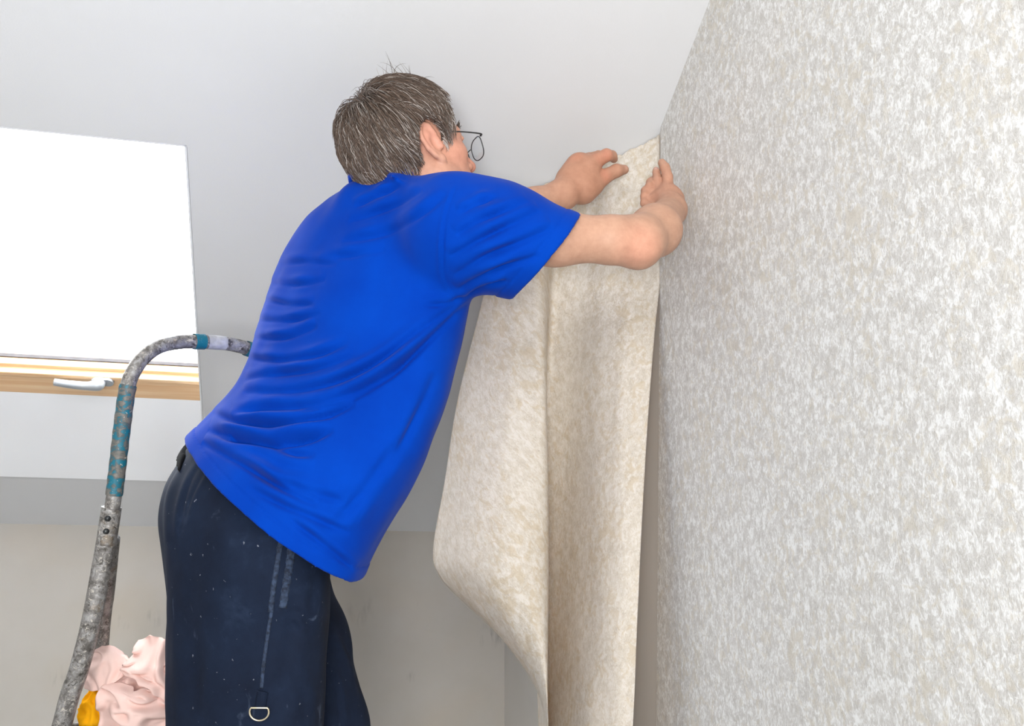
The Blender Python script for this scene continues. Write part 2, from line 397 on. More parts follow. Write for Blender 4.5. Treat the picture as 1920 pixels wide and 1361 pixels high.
# paper already hung on the gable wall: sheets 1.06 m wide
sa, sb = hit(1241, 250, (1, 0, 0), 0), hit(1233, 1361, (1, 0, 0), 0)
seam = lambda z: sb[1] + (sa[1]-sb[1])*(z-sb[2])/(sa[2]-sb[2])
ztop = lambda y: ZK - SL*y
def sheet(y0, y1, name):
    """paper on the gable wall, from seam offset y0 to y1 (metres left of the first seam)"""
    V, F, U = [], [], []
    ny, nz = 12, 30
    for i in range(ny+1):
        for j in range(nz+1):
            z0 = j/nz; yb = seam(0)-y0-(y1-y0)*i/ny
            # follow the slightly leaning seam up to the slope
            dy = (sa[1]-sb[1])/(sa[2]-sb[2]); zt = (ZK-SL*yb)/(1+SL*dy); z = z0*(zt-.0005)
            V.append((-.0016, yb+dy*z, z))
    q = lambda i, j: i*(nz+1)+j
    for i in range(ny):
        for j in range(nz): F.append((q(i, j), q(i+1, j), q(i+1, j+1), q(i, j+1)))
    o = mesh_obj(name, V, F, M_paper, wall_r, False)
    uv = o.data.uv_layers.new(name='UVMap'); vi = np.zeros(len(o.data.loops), np.int32); o.data.loops.foreach_get('vertex_index', vi)
    A = np.array(V); uv.data.foreach_set('uv', A[vi][:, 1:3].astype(np.float32).ravel())
    s = o.modifiers.new('thickness', 'SOLIDIFY'); s.thickness = .0014; s.offset = 1
    return o
sheet(0, 3.18, 'wallpaper')

# roof window
DEP = .135                                                                # glass set back from the ceiling face
o_w = slope((XW+XR)/2, T0)
win = empty('window_1', o_w); tag(win, 'pine framed roof window with bright sky above the knee wall', 'window', kind='structure')
def spt(x, t, d): return slope(x, t)+NSU*d
def sbox(bm, x0, x1, t0, t1, d0, d1): prism(bm, [spt(x0, t0, d0), spt(x1, t0, d0), spt(x1, t1, d0), spt(x0, t1, d0)], NSU*(d1-d0))
# bottom board: from the opening edge straight up to the frame; its top is the frame's lower edge
def hit_d(px, py, d): return hit(px, py, NS/np.linalg.norm(NS), ZK/np.linalg.norm(NS)+d)
FB = t_of(hit_d(200, 741, .10)); GT = t_of(hit_d(190, 676, .135)); RM = t_of(hit_d(190, 712, .095))
def board(name, pts, off, mat=M_lining):
    b = bmesh.new(); prism(b, pts, off); return bm_obj(name, b, mat, win)
board('lining', [spt(XW, T0, 0), spt(XR, T0, 0), spt(XR, FB, .10), spt(XW, FB, .10)], (0, .012, -.012))
board('lining', [spt(XW+.001, T0+.001, .001), spt(XW+.001, T1-.001, .001), spt(XW+.001, T1-.001, .22), spt(XW+.001, T0+.001, .22)], (.005, 0, 0))
board('lining', [spt(XR-.001, T0+.001, .001), spt(XR-.001, T1-.001, .001), spt(XR-.001, T1-.001, .22), spt(XR-.001, T0+.001, .22)], (-.005, 0, 0))
board('lining', [spt(XW, T1-.001, .001), spt(XR, T1-.001, .001), spt(XR, T1-.001, .22), spt(XW, T1-.001, .22)], -TS*.005)
# outer frame (fixed) and sash (opening)
def bar(name, args, mat=M_wood, bev=.004, parent=None):
    b = bmesh.new(); sbox(b, *args); bmesh.ops.recalc_face_normals(b, faces=b.faces)
    bmesh.ops.bevel(b, geom=list(b.edges), offset=bev, segments=2, affect='EDGES', profile=.6)
    return bm_obj(name, b, mat, parent or win)
fr = bar('frame_rail', (XW, XR, FB-.005, RM+.002, .098, .20)); bar('gasket_and_gap_shade', (XW+.002, XR-.002, RM-.006, RM+.012, .118, .130), M_gasket_shade, .001)  # second bar is a dark strip painting the shadow between sash and frame
bar('frame_rail', (XW, XR, T1-.02, T1+.03, .115, .20)); bar('frame_stile', (XW, XW+.045, RM, T1-.05, .115, .20)); bar('frame_stile', (XR-.002, XR+.04, RM, T1-.05, .135, .20))
gl0, gl1 = XW+.075, XR-.006
bar('sash_rail', (XW+.004, XR-.004, RM+.009, GT-.018, .085, .145))
bar('sash_bead', (XW+.03, XR-.006, GT-.024, GT-.004, .108, .145), bev=.003)
bar('gasket_and_gap_shade', (XW+.03, XR-.006, GT-.0045, GT, .132, .145), M_gasket_shade, .001)
bar('sash_rail', (XW+.004, XR-.004, T1-.03, T1-.003, .12, .16))
bar('sash_stile', (XW+.01, gl0, GT-.01, T1-.03, .12, .16))
bar('sash_stile', (gl1, XR-.004, GT-.01, T1-.03, .14, .16))
b = bmesh.new(); sbox(b, gl0-.01, gl1+.008, GT-.004, T1-.02, .140, .146); bm_obj('glass_pane', b, M_glass, win)
# handle: rose, neck and lever on the lower rail
hx = hit_d(192, 712, .085)[0]; rose_c = spt(hx, RM+.008, .09)
hd = empty('handle', rose_c, win)
b = bmesh.new(); L_ = .062; pts = []
for k in range(24):
    a = 2*math.pi*k/24; pts.append(rose_c + np.array([1, 0, 0])*(math.cos(a)*.018+math.copysign(.015, math.cos(a))) + TS*math.sin(a)*.016)
prism(b, pts, -NSU*.014); bm_obj('rose', b, M_silver, hd)
p0 = rose_c - NSU*.008; p1 = rose_c - NSU*.045 - np.array([.008, 0, 0]) + np.array([0, 0, .018])
V, F = tube(cr([p0, (p0+p1)/2, p1, p1+np.array([-.03, 0, -.004]), p1+np.array([-.08, 0, -.002]), p1+np.array([-.125, 0, .003])], 26), np.interp(np.linspace(0, 1, 26), [0, .3, .42, .6, 1], [.014, .016, .018, .0135, .011]), 14)
mesh_obj('lever', V, F, M_silver, hd)

# ------------------------------------------------------------------ hanging wallpaper strip
def wz(px, py): return float((hit(px, py, (1, 0, 0), 0)-CAM)@FW)
zs = lambda y: wz(1237, y)
# columns: right edge, flat band, band end, hollow, hollow behind the fold, fold, flank, flank, left edge
rows = [
 [(1241, 254, -.004), (1200, 268, .03), (1160, 286, .05), (1120, 303, .07), (1085, 318, .08), (1060, 330, .09), (1030, 342, .10), (1005, 354, .11), (985, 364, .12)],
 [(1241, 330, -.004), (1195, 330, .02), (1150, 340, .04), (1110, 350, .07), (1070, 356, .08), (1045, 360, .07), (1010, 370, .08), (985, 380, .09), (968, 392, .11)],
 [(1240, 490, -.004), (1190, 490, .00), (1140, 490, .03), (1085, 490, .07), (1042, 490, .08), (1020, 490, .03), (980, 490, .03), (950, 490, .06), (925, 490, .11)],
 [(1228, 620, -.02), (1180, 620, -.02), (1130, 620, .02), (1075, 620, .08), (1032, 620, .10), (1021, 620, .01), (970, 620, .00), (925, 620, .04), (890, 620, .12)],
 [(1217, 760, -.05), (1172, 760, -.04), (1125, 760, .01), (1065, 760, .10), (1020, 760, .13), (1023, 760, .00), (960, 760, -.02), (905, 760, .03), (856, 760, .13)],
 [(1208, 900, -.07), (1166, 900, -.06), (1118, 900, .00), (1055, 900, .13), (1014, 900, .16), (1026, 900, .00), (950, 900, -.04), (885, 900, .02), (834, 900, .14)],
 [(1201, 1030, -.09), (1160, 1035, -.08), (1108, 1040, .00), (1045, 1040, .15), (1010, 1040, .18), (1027, 1040, -.01), (945, 1040, -.06), (870, 1035, .01), (812, 1030, .15)],
 [(1197, 1120, -.10), (1155, 1125, -.09), (1100, 1130, .00), (1040, 1130, .16), (1008, 1130, .19), (1027, 1130, -.01), (950, 1120, -.05), (885, 1100, .02), (826, 1083, .15)],
 [(1193, 1210, -.11), (1150, 1210, -.10), (1093, 1210, .00), (1036, 1210, .17), (1008, 1210, .20), (1027, 1210, -.01), (972, 1190, -.02), (920, 1165, .05), (877, 1136, .16)],
 [(1190, 1290, -.12), (1146, 1290, -.10), (1088, 1290, .00), (1034, 1290, .18), (1008, 1290, .21), (1027, 1290, .00), (1000, 1265, .03), (968, 1232, .10), (942, 1195, .18)],
 [(1187, 1350, -.12), (1143, 1350, -.10), (1085, 1350, .01), (1032, 1350, .18), (1010, 1350, .22), (1027, 1350, .02), (1018, 1320, .07), (1004, 1290, .13), (990, 1254, .19)],
 [(1184, 1420, -.12), (1140, 1420, -.10), (1082, 1420, .01), (1032, 1420, .18), (1012, 1420, .22), (1027, 1420, .04), (1027, 1390, .09), (1023, 1355, .14), (1016, 1306, .20)],
 [(1178, 1560, -.12), (1135, 1560, -.10), (1078, 1560, .02), (1032, 1560, .18), (1016, 1560, .22), (1029, 1560, .07), (1034, 1510, .11), (1034, 1450, .15), (1028, 1375, .20)],
 [(1172, 1760, -.12), (1128, 1760, -.10), (1074, 1760, .02), (1034, 1760, .18), (1020, 1760, .22), (1031, 1760, .10), (1038, 1700, .13), (1040, 1600, .16), (1036, 1480, .20)],
]
G_ = np.array([[at(px, py, zs(min(max(py, 250), 1361))+dz*(1.2 if k in (3, 4) and py > 550 else 1)) for k, (px, py, dz) in enumerate(r)] for r in rows])
nr, ncol = 150, 110
tmp = np.stack([cr(G_[:, j], nr) for j in range(G_.shape[1])], 1)
grid = np.stack([cr(tmp[i], ncol) for i in range(nr)], 0)
# ragged cut along the top, a few soft ripples
for i in range(nr):
    for j in range(ncol):
        grid[i, j] += FW*0.0035*math.sin(j*.35+i*.05)*min(1, i/20)*mnoise.noise(Vector((j*.05, i*.03, 2)))*2
        if i < 6: grid[i, j] += UP*(0.010*mnoise.noise(Vector((j*.22, 0, 5)))+.004*mnoise.noise(Vector((j*.7, 0, 9))))*(1-i/6)
grid[..., 0] = np.minimum(grid[..., 0], -.0035)
_over = np.maximum((grid@NS-ZK)/np.linalg.norm(NS)+.003, 0); grid -= _over[..., None]*NSU
V = grid.reshape(-1, 3); F = [(i*ncol+j, i*ncol+j+1, (i+1)*ncol+j+1, (i+1)*ncol+j) for i in range(nr-1) for j in range(ncol-1)]
strip = mesh_obj('wallpaper_strip', V, F, M_strip)
du = np.concatenate([np.zeros((nr, 1)), np.cumsum(np.linalg.norm(np.diff(grid, axis=1)[..., :2], axis=2), 1)], 1)
dv = np.concatenate([np.zeros((1, ncol)), np.cumsum(np.linalg.norm(np.diff(grid, axis=0), axis=2), 0)], 0)
UVs = np.stack([du, grid[..., 2]], -1).reshape(-1, 2).astype(np.float32)
uv = strip.data.uv_layers.new(name='UVMap'); vi = np.zeros(len(strip.data.loops), np.int32); strip.data.loops.foreach_get('vertex_index', vi)
uv.data.foreach_set('uv', UVs[vi].ravel())
s = strip.modifiers.new('thickness', 'SOLIDIFY'); s.thickness = .0007
tag(strip, 'loose cream wallpaper strip with curling fold, held up beside the hung paper', 'wallpaper')

# ------------------------------------------------------------------ ladder with hoop handrail
PLAT = .42
lad0 = at(300, 1361, 1.95); lad = empty('stepladder', (lad0[0], lad0[1], 0))
tag(lad, 'worn paint spotted aluminium stepladder with hoop handrail and teal tape', 'ladder')
ZL, ZR = 1.88, 2.22
up_l = [(213, 935, ZL), (221, 870, ZL), (229, 800, ZL), (239, 728, ZL), (250, 697, ZL+.01), (270, 669, ZL+.03), (300, 649, ZL+.06), (340, 641, ZL+.10), (385, 641, ZL+.14), (430, 645, ZL+.18), (470, 656, ZL+.22), (505, 676, ZL+.26), (528, 710, ZL+.29), (536, 760, ZR-.03), (537, 850, ZR-.02), (536, 950, ZR-.02)]
hoop_px = [(203, 995, ZL), (208, 965, ZL)] + up_l
hp = cr([at(*q) for q in hoop_px], 160)
V, F = tube(hp, .0148, 20); mesh_obj('hoop', V, F, M_alu, lad)
# direction of the rail downwards
def ext(P, d, z): return P + d*((z-P[2])/d[2])
rail_px = [(204, 985, ZL), (191, 1060, ZL), (170, 1170, ZL-.005), (148, 1255, ZL-.01), (132, 1300, ZL-.012), (116, 1361, ZL-.015)]
rl = [at(*q) for q in rail_px]; d_l = rl[-1]-rl[1]; d_l[2] = -abs(d_l[2]); foot_l = ext(rl[-1], d_l*np.array([.75, .75, 1]), .01)
V, F = tube(np.concatenate([cr(rl, 50), cr([rl[-1], (rl[-1]+foot_l)/2, foot_l], 12)[1:]]), .0186, 20); mesh_obj('rail', V, F, M_alu, lad)
rr0 = at(536, 930, ZR-.02); offs = rr0 - at(208, 965, ZL)
foot_r = np.array([foot_l[0]+offs[0], foot_l[1]+offs[1], .01])
V, F = tube(cr([rr0, rr0*.5+foot_r*.5, foot_r], 30), .0186, 16); mesh_obj('rail', V, F, M_alu, lad)
# rear legs
lr = [at(209, 1008, ZL+.03), at(199, 1110, ZL+.085), at(188, 1215, ZL+.14)]; d_r = lr[-1]-lr[0]; foot_b = np.array([lr[-1][0]-.04, lr[-1][1]+.45, .012])
V, F = tube(cr(lr+[(lr[-1]+foot_b)/2, foot_b], 40), .0165, 16); mesh_obj('rear_leg', V, F, M_alu, lad)
V, F = tube(cr([q+np.array([offs[0], offs[1], 0]) for q in (lr[0], lr[-1], foot_b)], 30), .0165, 16); mesh_obj('rear_leg', V, F, M_alu, lad)
# coupling sleeve with rivets
ca, cb = at(209, 952, ZL), at(199, 1019, ZL)
V, F = tube(cr([ca, ca*.97+cb*.03, ca*.5+cb*.5, ca*.03+cb*.97, cb], 16), .0192, 20); sl_ = mesh_obj('coupling_sleeve', V, F, M_alu, lad)
for (px, py) in ((203, 972), (200, 996)):
    c = at(px-1, py, ZL-.018); V, F = tube([c+FW*.008, c, c-FW*.004, c-FW*.006], [.0062, .0062, .0050, .0015], 12); mesh_obj('rivet', V, F, M_gun, sl_)
# tape wraps
def wrap(i0, i1, r, mat, rag=0.0):
    P = hp[i0:i1]; V, F = tube(P, [r+rag*math.sin(k*1.7)+rag*random.random() for k in range(len(P))], 22, False); return mesh_obj('tape_wrap', V, F, mat, lad)
pj = np.array([proj(q) for q in hp])
def idx(px=None, py=None):
    return int(np.argmin(np.abs(pj[:, 0]-px))) if px else int(np.argmin(np.abs(pj[:60, 1]-py)))
wrap(idx(py=928), idx(py=724)+1, .0160, M_tape, .0004); 
i = idx(px=375); wrap(i-2, i+3, .0164, M_tape2, .0003); i = idx(px=468); wrap(i-2, i+3, .0164, M_tape2, .0003)
i = idx(px=386); j = idx(px=425); V, F = tube(hp[i:j], .0152, 20, False); mesh_obj('bright_band', V, F, M_bright, lad)
# steps and tool tray (below the frame)
dx = np.array([offs[0], offs[1], 0]); e1 = dx/np.linalg.norm(dx); e2 = np.cross(ZZ, e1)
def railp(z): return ext(rl[-1], foot_l-rl[-1], z)
for z in (.21, PLAT, .66):
    c = railp(z); b = bmesh.new(); wd = .30 if z == PLAT else .09
    q = [c-e2*.04, c+dx-e2*.04, c+dx-e2*.04-e2*-(wd+.0), c-e2*.04+e2*wd]
    prism(b, q, (0, 0, -.03)); bm_obj('tread', b, M_bright, lad)
TRZ = float(at(230, 1356, 2.0)[2])
tc = at(252, 1358, 2.03)
tray = empty('tray', (tc[0], tc[1], TRZ), lad)
def rrect(c, hx_, hy_, r, n=6):
    out = []
    for sx, sy, a0 in ((1, 1, 0), (-1, 1, 90), (-1, -1, 180), (1, -1, 270)):
        for k in range(n+1):
            a = math.radians(a0+90*k/n); out.append(c + e1*(sx*(hx_-r)+r*math.cos(a)) + e2*(sy*(hy_-r)+r*math.sin(a)))
    return out
base = np.array([tc[0], tc[1], TRZ-.02]); b = bmesh.new(); prism(b, rrect(base, .13, .10, .03), (0, 0, -.006)); bm_obj('tray_floor', b, M_bright, tray)
ringp = rrect(base+ZZ*.012, .13, .10, .03); V, F = tube(ringp+[ringp[0]], .006, 8, False); mesh_obj('tray_rim', V, F, M_alu, tray)

# ------------------------------------------------------------------ rags in the tray
def rag(name, mat, c, rad, rot, seed, amp, sub=5, freq=1.6):
    b = bmesh.new(); bmesh.ops.create_icosphere(b, subdivisions=sub, radius=1); A = np.asarray(c, float)
    R = Matrix.Rotation(rot[0], 3, 'X') @ Matrix.Rotation(rot[1], 3, 'Y') @ Matrix.Rotation(rot[2], 3, 'Z')
    for v in b.verts:
        p = v.co.copy(); q = Vector((p.x*freq, p.y*freq*1.0, p.z*freq*.8))+Vector((seed*3.1, seed*1.7, seed))
        wq = q + Vector((mnoise.noise(q*1.1), mnoise.noise(q*1.1+Vector((5, 3, 1))), mnoise.noise(q*1.1+Vector((1, 9, 4)))))*.9
        rd = 1-2*abs(mnoise.noise(wq)); rd2 = 1-2*abs(mnoise.noise(wq*2.1+Vector((7, 7, 7))))
        s_ = 1 + amp*(rd-.4) + amp*.35*(rd2-.4)
        loc = R @ Vector((p.x*rad[0]*s_, p.y*rad[1]*s_, p.z*rad[2]*s_))
        v.co = Vector(A + RT*loc.x + UP*loc.y + FW*loc.z)
    return bm_obj(name, b, mat, None, True)
def flap(name, mat, pts, bend, seed, parent=None, th=.0025, ripple=.006):
    """a cloth flap: grid of control rows lofted, rippled and given thickness"""
    g = np.array([[at(*q) for q in r] for r in pts]); t_ = np.stack([cr(g[:, j], 44) for j in range(g.shape[1])], 1); gg = np.stack([cr(t_[i], 44) for i in range(44)], 0)
    for i in range(44):
        for j in range(44):
            u = Vector((i*.09+seed, j*.09, seed)); gg[i, j] += FW*ripple*.9*math.sin(7*mnoise.noise(u*.8)+j*.16+i*.05) + UP*ripple*.5*mnoise.noise(u*1.3)
    V = gg.reshape(-1, 3); F = [(i*44+j, i*44+j+1, (i+1)*44+j+1, (i+1)*44+j) for i in range(43) for j in range(43)]
    o = mesh_obj(name, V, F, mat, parent); s_ = o.modifiers.new('thickness', 'SOLIDIFY'); s_.thickness = th; s_.offset = 0; return o
rz = 2.02
r1 = rag('rag', M_pink, at(262, 1312, rz), (.062, .070, .07), (.2, .1, .5), 2.3, .30, 5, 1.25)
tag(r1, 'crumpled pale pink rag bundled on the ladder tray', 'rag')
flap('fold', M_pink, [[(160, 1290, rz-.03), (185, 1296, rz-.055), (212, 1282, rz-.06), (240, 1262, rz-.05)], [(160, 1262, rz-.02), (185, 1262, rz-.05), (212, 1255, rz-.055), (245, 1240, rz-.04)],
     [(166, 1228, rz-.01), (188, 1228, rz-.035), (212, 1230, rz-.04), (240, 1232, rz-.02)], [(172, 1213, rz+.01), (190, 1210, rz-.01), (210, 1213, rz-.01), (232, 1226, rz)]], 0, 1.0, r1, ripple=.004)
flap('fold', M_pink, [[(186, 1361, rz-.07), (225, 1385, rz-.11), (275, 1385, rz-.11), (330, 1370, rz-.08)], [(184, 1325, rz-.08), (225, 1345, rz-.12), (272, 1350, rz-.12), (330, 1340, rz-.08)],
     [(186, 1292, rz-.07), (222, 1308, rz-.11), (270, 1322, rz-.115), (330, 1318, rz-.07)], [(205, 1275, rz-.04), (240, 1288, rz-.08), (280, 1300, rz-.09), (330, 1298, rz-.05)]], 0, 4.2, r1, ripple=.012)
flap('fold', M_pink, [[(228, 1252, rz-.06), (260, 1280, rz-.09), (295, 1302, rz-.09), (335, 1320, rz-.06)], [(232, 1246, rz-.06), (265, 1262, rz-.09), (300, 1275, rz-.09), (335, 1285, rz-.06)],
     [(250, 1225, rz-.03), (275, 1230, rz-.06), (305, 1240, rz-.06), (335, 1250, rz-.03)], [(256, 1203, rz), (285, 1193, rz-.02), (312, 1198, rz-.02), (338, 1212, rz)]], 0, 7.7, r1, ripple=.011)
r2 = rag('rag', M_yellow, at(184, 1336, rz-.005), (.030, .050, .045), (.1, .2, 0), 5.1, .22, freq=1.1)
tag(r2, 'orange yellow cloth tucked under the pale pink rag', 'rag')

# ------------------------------------------------------------------ the person
base_p = at(470, 1361, 1.85); PB = np.array([base_p[0], base_p[1], PLAT])
person = empty('person', PB)
tag(person, 'person in blue t-shirt and navy work trousers leaning to press wallpaper against the wall', 'person')
pxm = lambda n, z: n*z/FPX
# head frame: face turned right and away
ya = math.radians(32); HX = RT*math.cos(ya) + _fw*math.sin(ya); HY = -RT*math.sin(ya) + _fw*math.cos(ya)
tilt = math.radians(-20); HXt = HX*math.cos(tilt) - ZZ*math.sin(tilt); HZt = ZZ*math.cos(tilt) + HX*math.sin(tilt)
HR = np.stack([HXt, HY, HZt], 1)                                           # columns: forward, left, up
EARL = np.array([-.004, -.078, -.008]); HS = 1.10; HC = at(812, 266, 1.85) - HR@EARL*HS
def hw(p): return HC + HR@(np.asarray(p, float)*HS)
def H_e(c, r, rot=None): return ellip(hw(c), HR if rot is None else HR@rot, np.asarray(r)*HS)
def H_c(a, b, ra, rb): return rcone(hw(a), hw(b), ra*HS, rb*HS)
CRC, CRR = np.array([-.014, 0, .030]), np.array([.098, .077, .090])
B = Field()
B.add(H_e(CRC, CRR)); B.add(H_e((.034, 0, -.025), (.060, .063, .090)), .04); B.add(H_e((.034, 0, -.078), (.052, .054, .042)), .03)
for s_ in (-1, 1):
    B.add(H_e((.052, s_*.046, -.022), (.026, .018, .020)), .02)
    B.add(H_c((.083, s_*.012, .020), (.068, s_*.047, .018), .012, .010), .014)
    B.add(H_e((.090, s_*.032, -.001), (.018, .017, .012)), .012, 's')
    B.add(H_e((.071, s_*.032, -.001), (.0135, .0135, .0135)), .002)
    B.add(H_c((.082, s_*.045, .006), (.085, s_*.021, .008), .004, .004), .006)
    B.add(H_c((.066, s_*.030, -.052), (.078, s_*.024, -.06), .012, .010), .015)
B.add(H_c((.084, 0, .010), (.112, 0, -.034), .008, .0118), .010)
for s_ in (-1, 1): B.add(H_e((.098, s_*.0135, -.038), (.011, .0075, .0085)), .006); B.add(H_e((.104, s_*.008, -.047), (.006, .003, .004)), .002, 's')
B.add(H_c((.088, -.020, -.066), (.096, 0, -.063), .0055, .0068), .006); B.add(H_c((.088, .020, -.066), (.096, 0, -.063), .0055, .0068), .006)
B.add(H_c((.086, -.016, -.076), (.093, 0, -.078), .0055, .0075), .006); B.add(H_c((.086, .016, -.076), (.093, 0, -.078), .0055, .0075), .006)
B.add(H_e((.076, 0, -.108), (.022, .024, .018)), .02)
for s_ in (-1, 1):                                                        # jaw line
    B.add(H_c((.002, s_*.056, -.060), (.062, s_*.022, -.112), .016, .014), .03)
# ears: plate, rolled rim, anti-helix, lobe, tragus
eb = math.radians(8); ES = 1.14
for s_ in (-1, 1):
    eu = np.array([-math.cos(eb), s_*math.sin(eb), 0]); en = np.array([math.sin(eb), s_*math.cos(eb), 0])  # backwards in the plate, out of it
    tl = math.radians(14); ev = np.array([0, 0, 1.])*math.cos(tl) + eu*math.sin(tl); eu2 = eu*math.cos(tl) - np.array([0, 0, 1.])*math.sin(tl)
    e0 = np.array([.006, s_*.069, -.006])
    ep = lambda u, v, n_: e0 + eu2*u*ES + ev*v*ES + en*n_
    er = np.stack([eu2, ev, en], 1)
    B.add(ellip(hw(ep(.012, .002, .004)), HR@er, np.array([.0165, .030, .0055])*HS), .006)
    B.add(ellip(hw(ep(.008, -.002, .012)), HR@er, np.array([.0085, .0135, .0075])*HS), .005, 's')
    rim = [(-.001, .012), (.004, .027), (.014, .033), (.024, .026), (.028, .012), (.025, -.006), (.018, -.020), (.009, -.028)]
    for (a, b) in zip(rim[:-1], rim[1:]): B.add(H_c(ep(*a, .0075), ep(*b, .0075), .0044, .0044), .003)
    ah = [(.012, .016), (.0185, .006), (.017, -.010), (.010, -.018)]
    for (a, b) in zip(ah[:-1], ah[1:]): B.add(H_c(ep(*a, .006), ep(*b, .006), .0034, .0034), .003)
    B.add(H_e(ep(.007, -.027, .006), (.007, .006, .009)), .006)
    B.add(H_c(ep(-.003, -.010, .007), ep(-.002, .003, .006), .0048, .0045), .005)
# neck, shoulders core
nk0, nk1 = hw((-.025, 0, -.055)), at(735, 402, 1.92)
B.add(rcone(nk0, nk1, .060, .066), .03)
B.add(rcone(hw((.012, -.050, -.070)), at(792, 372, 1.90), .022, .020), .03)
shR, shL = at(852, 430, 1.80), at(770, 415, 2.10)
B.add(rcone(nk1, at(690, 520, 1.9), .066, .09), .05); B.add(rcone(nk1, shR, .058, .052), .05); B.add(rcone(nk1, shL, .058, .048), .05)
# right arm
elR = at(1197, 452, 1.83); wrR = at(1258, 394, 2.06)
m1 = at(1040, 446, 1.78)
B.add(rcone(shR, m1, .056, .0475), .03); B.add(rcone(m1, at(1150, 450, 1.80), .0475, .0430), .03)
B.add(rcone(at(1150, 450, 1.80), elR, .0430, .0440), .02)
B.add(rcone(at(1205, 466, 1.80), at(1198, 478, 1.815), .022, .018), .03)      # elbow point
f1 = at(1229, 432, 1.90)
B.add(rcone(elR, f1, .0445, .0465), .03); B.add(rcone(f1, wrR, .0465, .0315), .03)
# right hand: palm and curled fingers against the paper
def chain(pts, rad, k=.004, root=.012):
    P = [at(*q) for q in pts]
    for i in range(len(P)-1): B.add(rcone(P[i], P[i+1], rad[i], rad[i+1]), root if i == 0 else k)
hz = 2.10
B.add(rcone(wrR, at(1253, 372, hz), .030, .030), .02); B.add(rcone(at(1264, 374, hz-.01), at(1251, 354, hz+.01), .021, .015), .012)
B.add(rcone(at(1244, 384, hz-.005), at(1228, 376, hz+.012), .024, .018), .012); B.add(rcone(at(1242, 372, hz+.01), at(1236, 360, hz+.02), .018, .013), .010)
chain([(1252, 356, hz+.008), (1252, 332, hz+.020), (1247, 314, hz+.032), (1241, 305, hz+.045)], [.0130, .0118, .0110, .0092], .003, .006)
chain([(1238, 362, hz+.016), (1233, 338, hz+.034), (1231, 324, hz+.050), (1230, 319, hz+.058)], [.0108, .0100, .0090, .0080], .003, .003)
chain([(1227, 370, hz+.016), (1218, 350, hz+.030), (1219, 341, hz+.048), (1222, 337, hz+.060)], [.0108, .0098, .0088, .0078], .003, .003)
chain([(1220, 382, hz+.010), (1209, 367, hz+.018), (1209, 357, hz+.034), (1214, 351, hz+.048)], [.0105, .0095, .0085, .0075], .003, .003)
chain([(1234, 390, hz-.015), (1218, 389, hz-.005), (1209, 381, hz+.006), (1208, 372, hz+.018)], [.014, .0115, .0100, .0086], .003, .006)
# left arm reaching over
elL = at(955, 408, 2.10); wrL = at(1056, 364, 2.17)
B.add(rcone(shL, elL, .052, .044), .03); B.add(rcone(elL, at(1000, 388, 2.13), .044, .040), .02); B.add(rcone(at(1000, 388, 2.13), wrL, .040, .0315), .02)
lz = 2.20
B.add(rcone(wrL, at(1078, 342, lz), .0330, .037), .02); B.add(rcone(at(1071, 336, lz), at(1084, 312, lz+.01), .033, .027), .02)
B.add(rcone(at(1094, 346, lz-.005), at(1105, 320, lz), .035, .026), .02)
B.add(rcone(at(1073, 318, lz+.01), at(1086, 304, lz+.015), .020, .0185), .012)
chain([(1104, 309, lz), (1119, 301, lz+.008), (1137, 291, lz+.013), (1147, 292, lz+.030), (1151, 298, lz+.045)], [.0210, .0175, .0150, .0122, .0098], .004, .012)
chain([(1092, 302, lz+.015), (1104, 296, lz+.055), (1122, 290, lz+.080), (1134, 292, lz+.088)], [.0165, .0120, .0100, .0085])
chain([(1080, 304, lz+.02), (1090, 300, lz+.060), (1106, 296, lz+.085), (1118, 298, lz+.090)], [.0160, .0115, .0095, .0080])
chain([(1071, 314, lz+.025), (1080, 312, lz+.060), (1094, 310, lz+.080), (1104, 310, lz+.084)], [.0150, .0105, .0090, .0078])
chain([(1094, 358, lz-.002), (1112, 346, lz+.003), (1134, 331, lz+.010), (1156, 320, lz+.022), (1170, 318, lz+.034)], [.030, .0245, .0170, .0155, .0115], .005, .015)
V, F = surface(B, HC, HC, .0028)
V = lap(V, F, 2, .35)
# skin tint
L_skin = np.array(lin(194, 153, 129)[:3]); base_c = np.tile(L_skin, (len(V), 1))
def blend(mask, col): 
    global base_c
    base_c = base_c*(1-mask[:, None]) + np.array(lin(*col)[:3])*mask[:, None]
def near(c, r): return np.clip(1.4-np.linalg.norm(V-np.asarray(c), axis=1)/r, 0, 1)
blend(near(at(1095, 325, lz), .12)*.75, (184, 134, 108)); blend(near(at(1235, 355, hz), .075)*.7, (188, 138, 114))
for q in ((1118, 302, lz+.0), (1138, 290, lz), (1086, 300, lz), (1074, 310, lz), (1132, 331, lz)): blend(near(at(*q), .016)*.45, (206, 132, 108))
blend(near(at(1203, 466, 1.77), .045)*.4, (226, 158, 134))
HLx = ((V-HC)@HR)/HS
inh = (np.linalg.norm(HLx, axis=1) < .19)
blend(np.where(inh, .6, 0), (204, 152, 130))
blend(near(hw((.05, -.05, -.02)), .05)*.35, (222, 148, 124)); blend(near(hw((.11, 0, -.035)), .022)*.5, (216, 138, 118))
blend(near(hw((.094, 0, -.07)), .022)*.6, (186, 104, 96)); blend(near(hw((-.008, -.088, 0)), .03)*.35, (230, 156, 138))
blend(near(hw((.085, -.032, 0)), .009)*.9, (236, 232, 226)); blend(near(hw((.085, .032, 0)), .009)*.9, (236, 232, 226))
blend(near(hw((.0865, -.032, 0)), .0045), (70, 60, 50)); blend(near(hw((.0865, .032, 0)), .0045), (70, 60, 50))
blend(near(hw((.05, -.03, -.09)), .04)*.25, (196, 160, 144))
for q in ((1171, 316, lz+.028), (1237, 304, hz+.047), (1231, 315, hz+.048)): blend(near(at(*q), .006)*.6, (226, 186, 176))
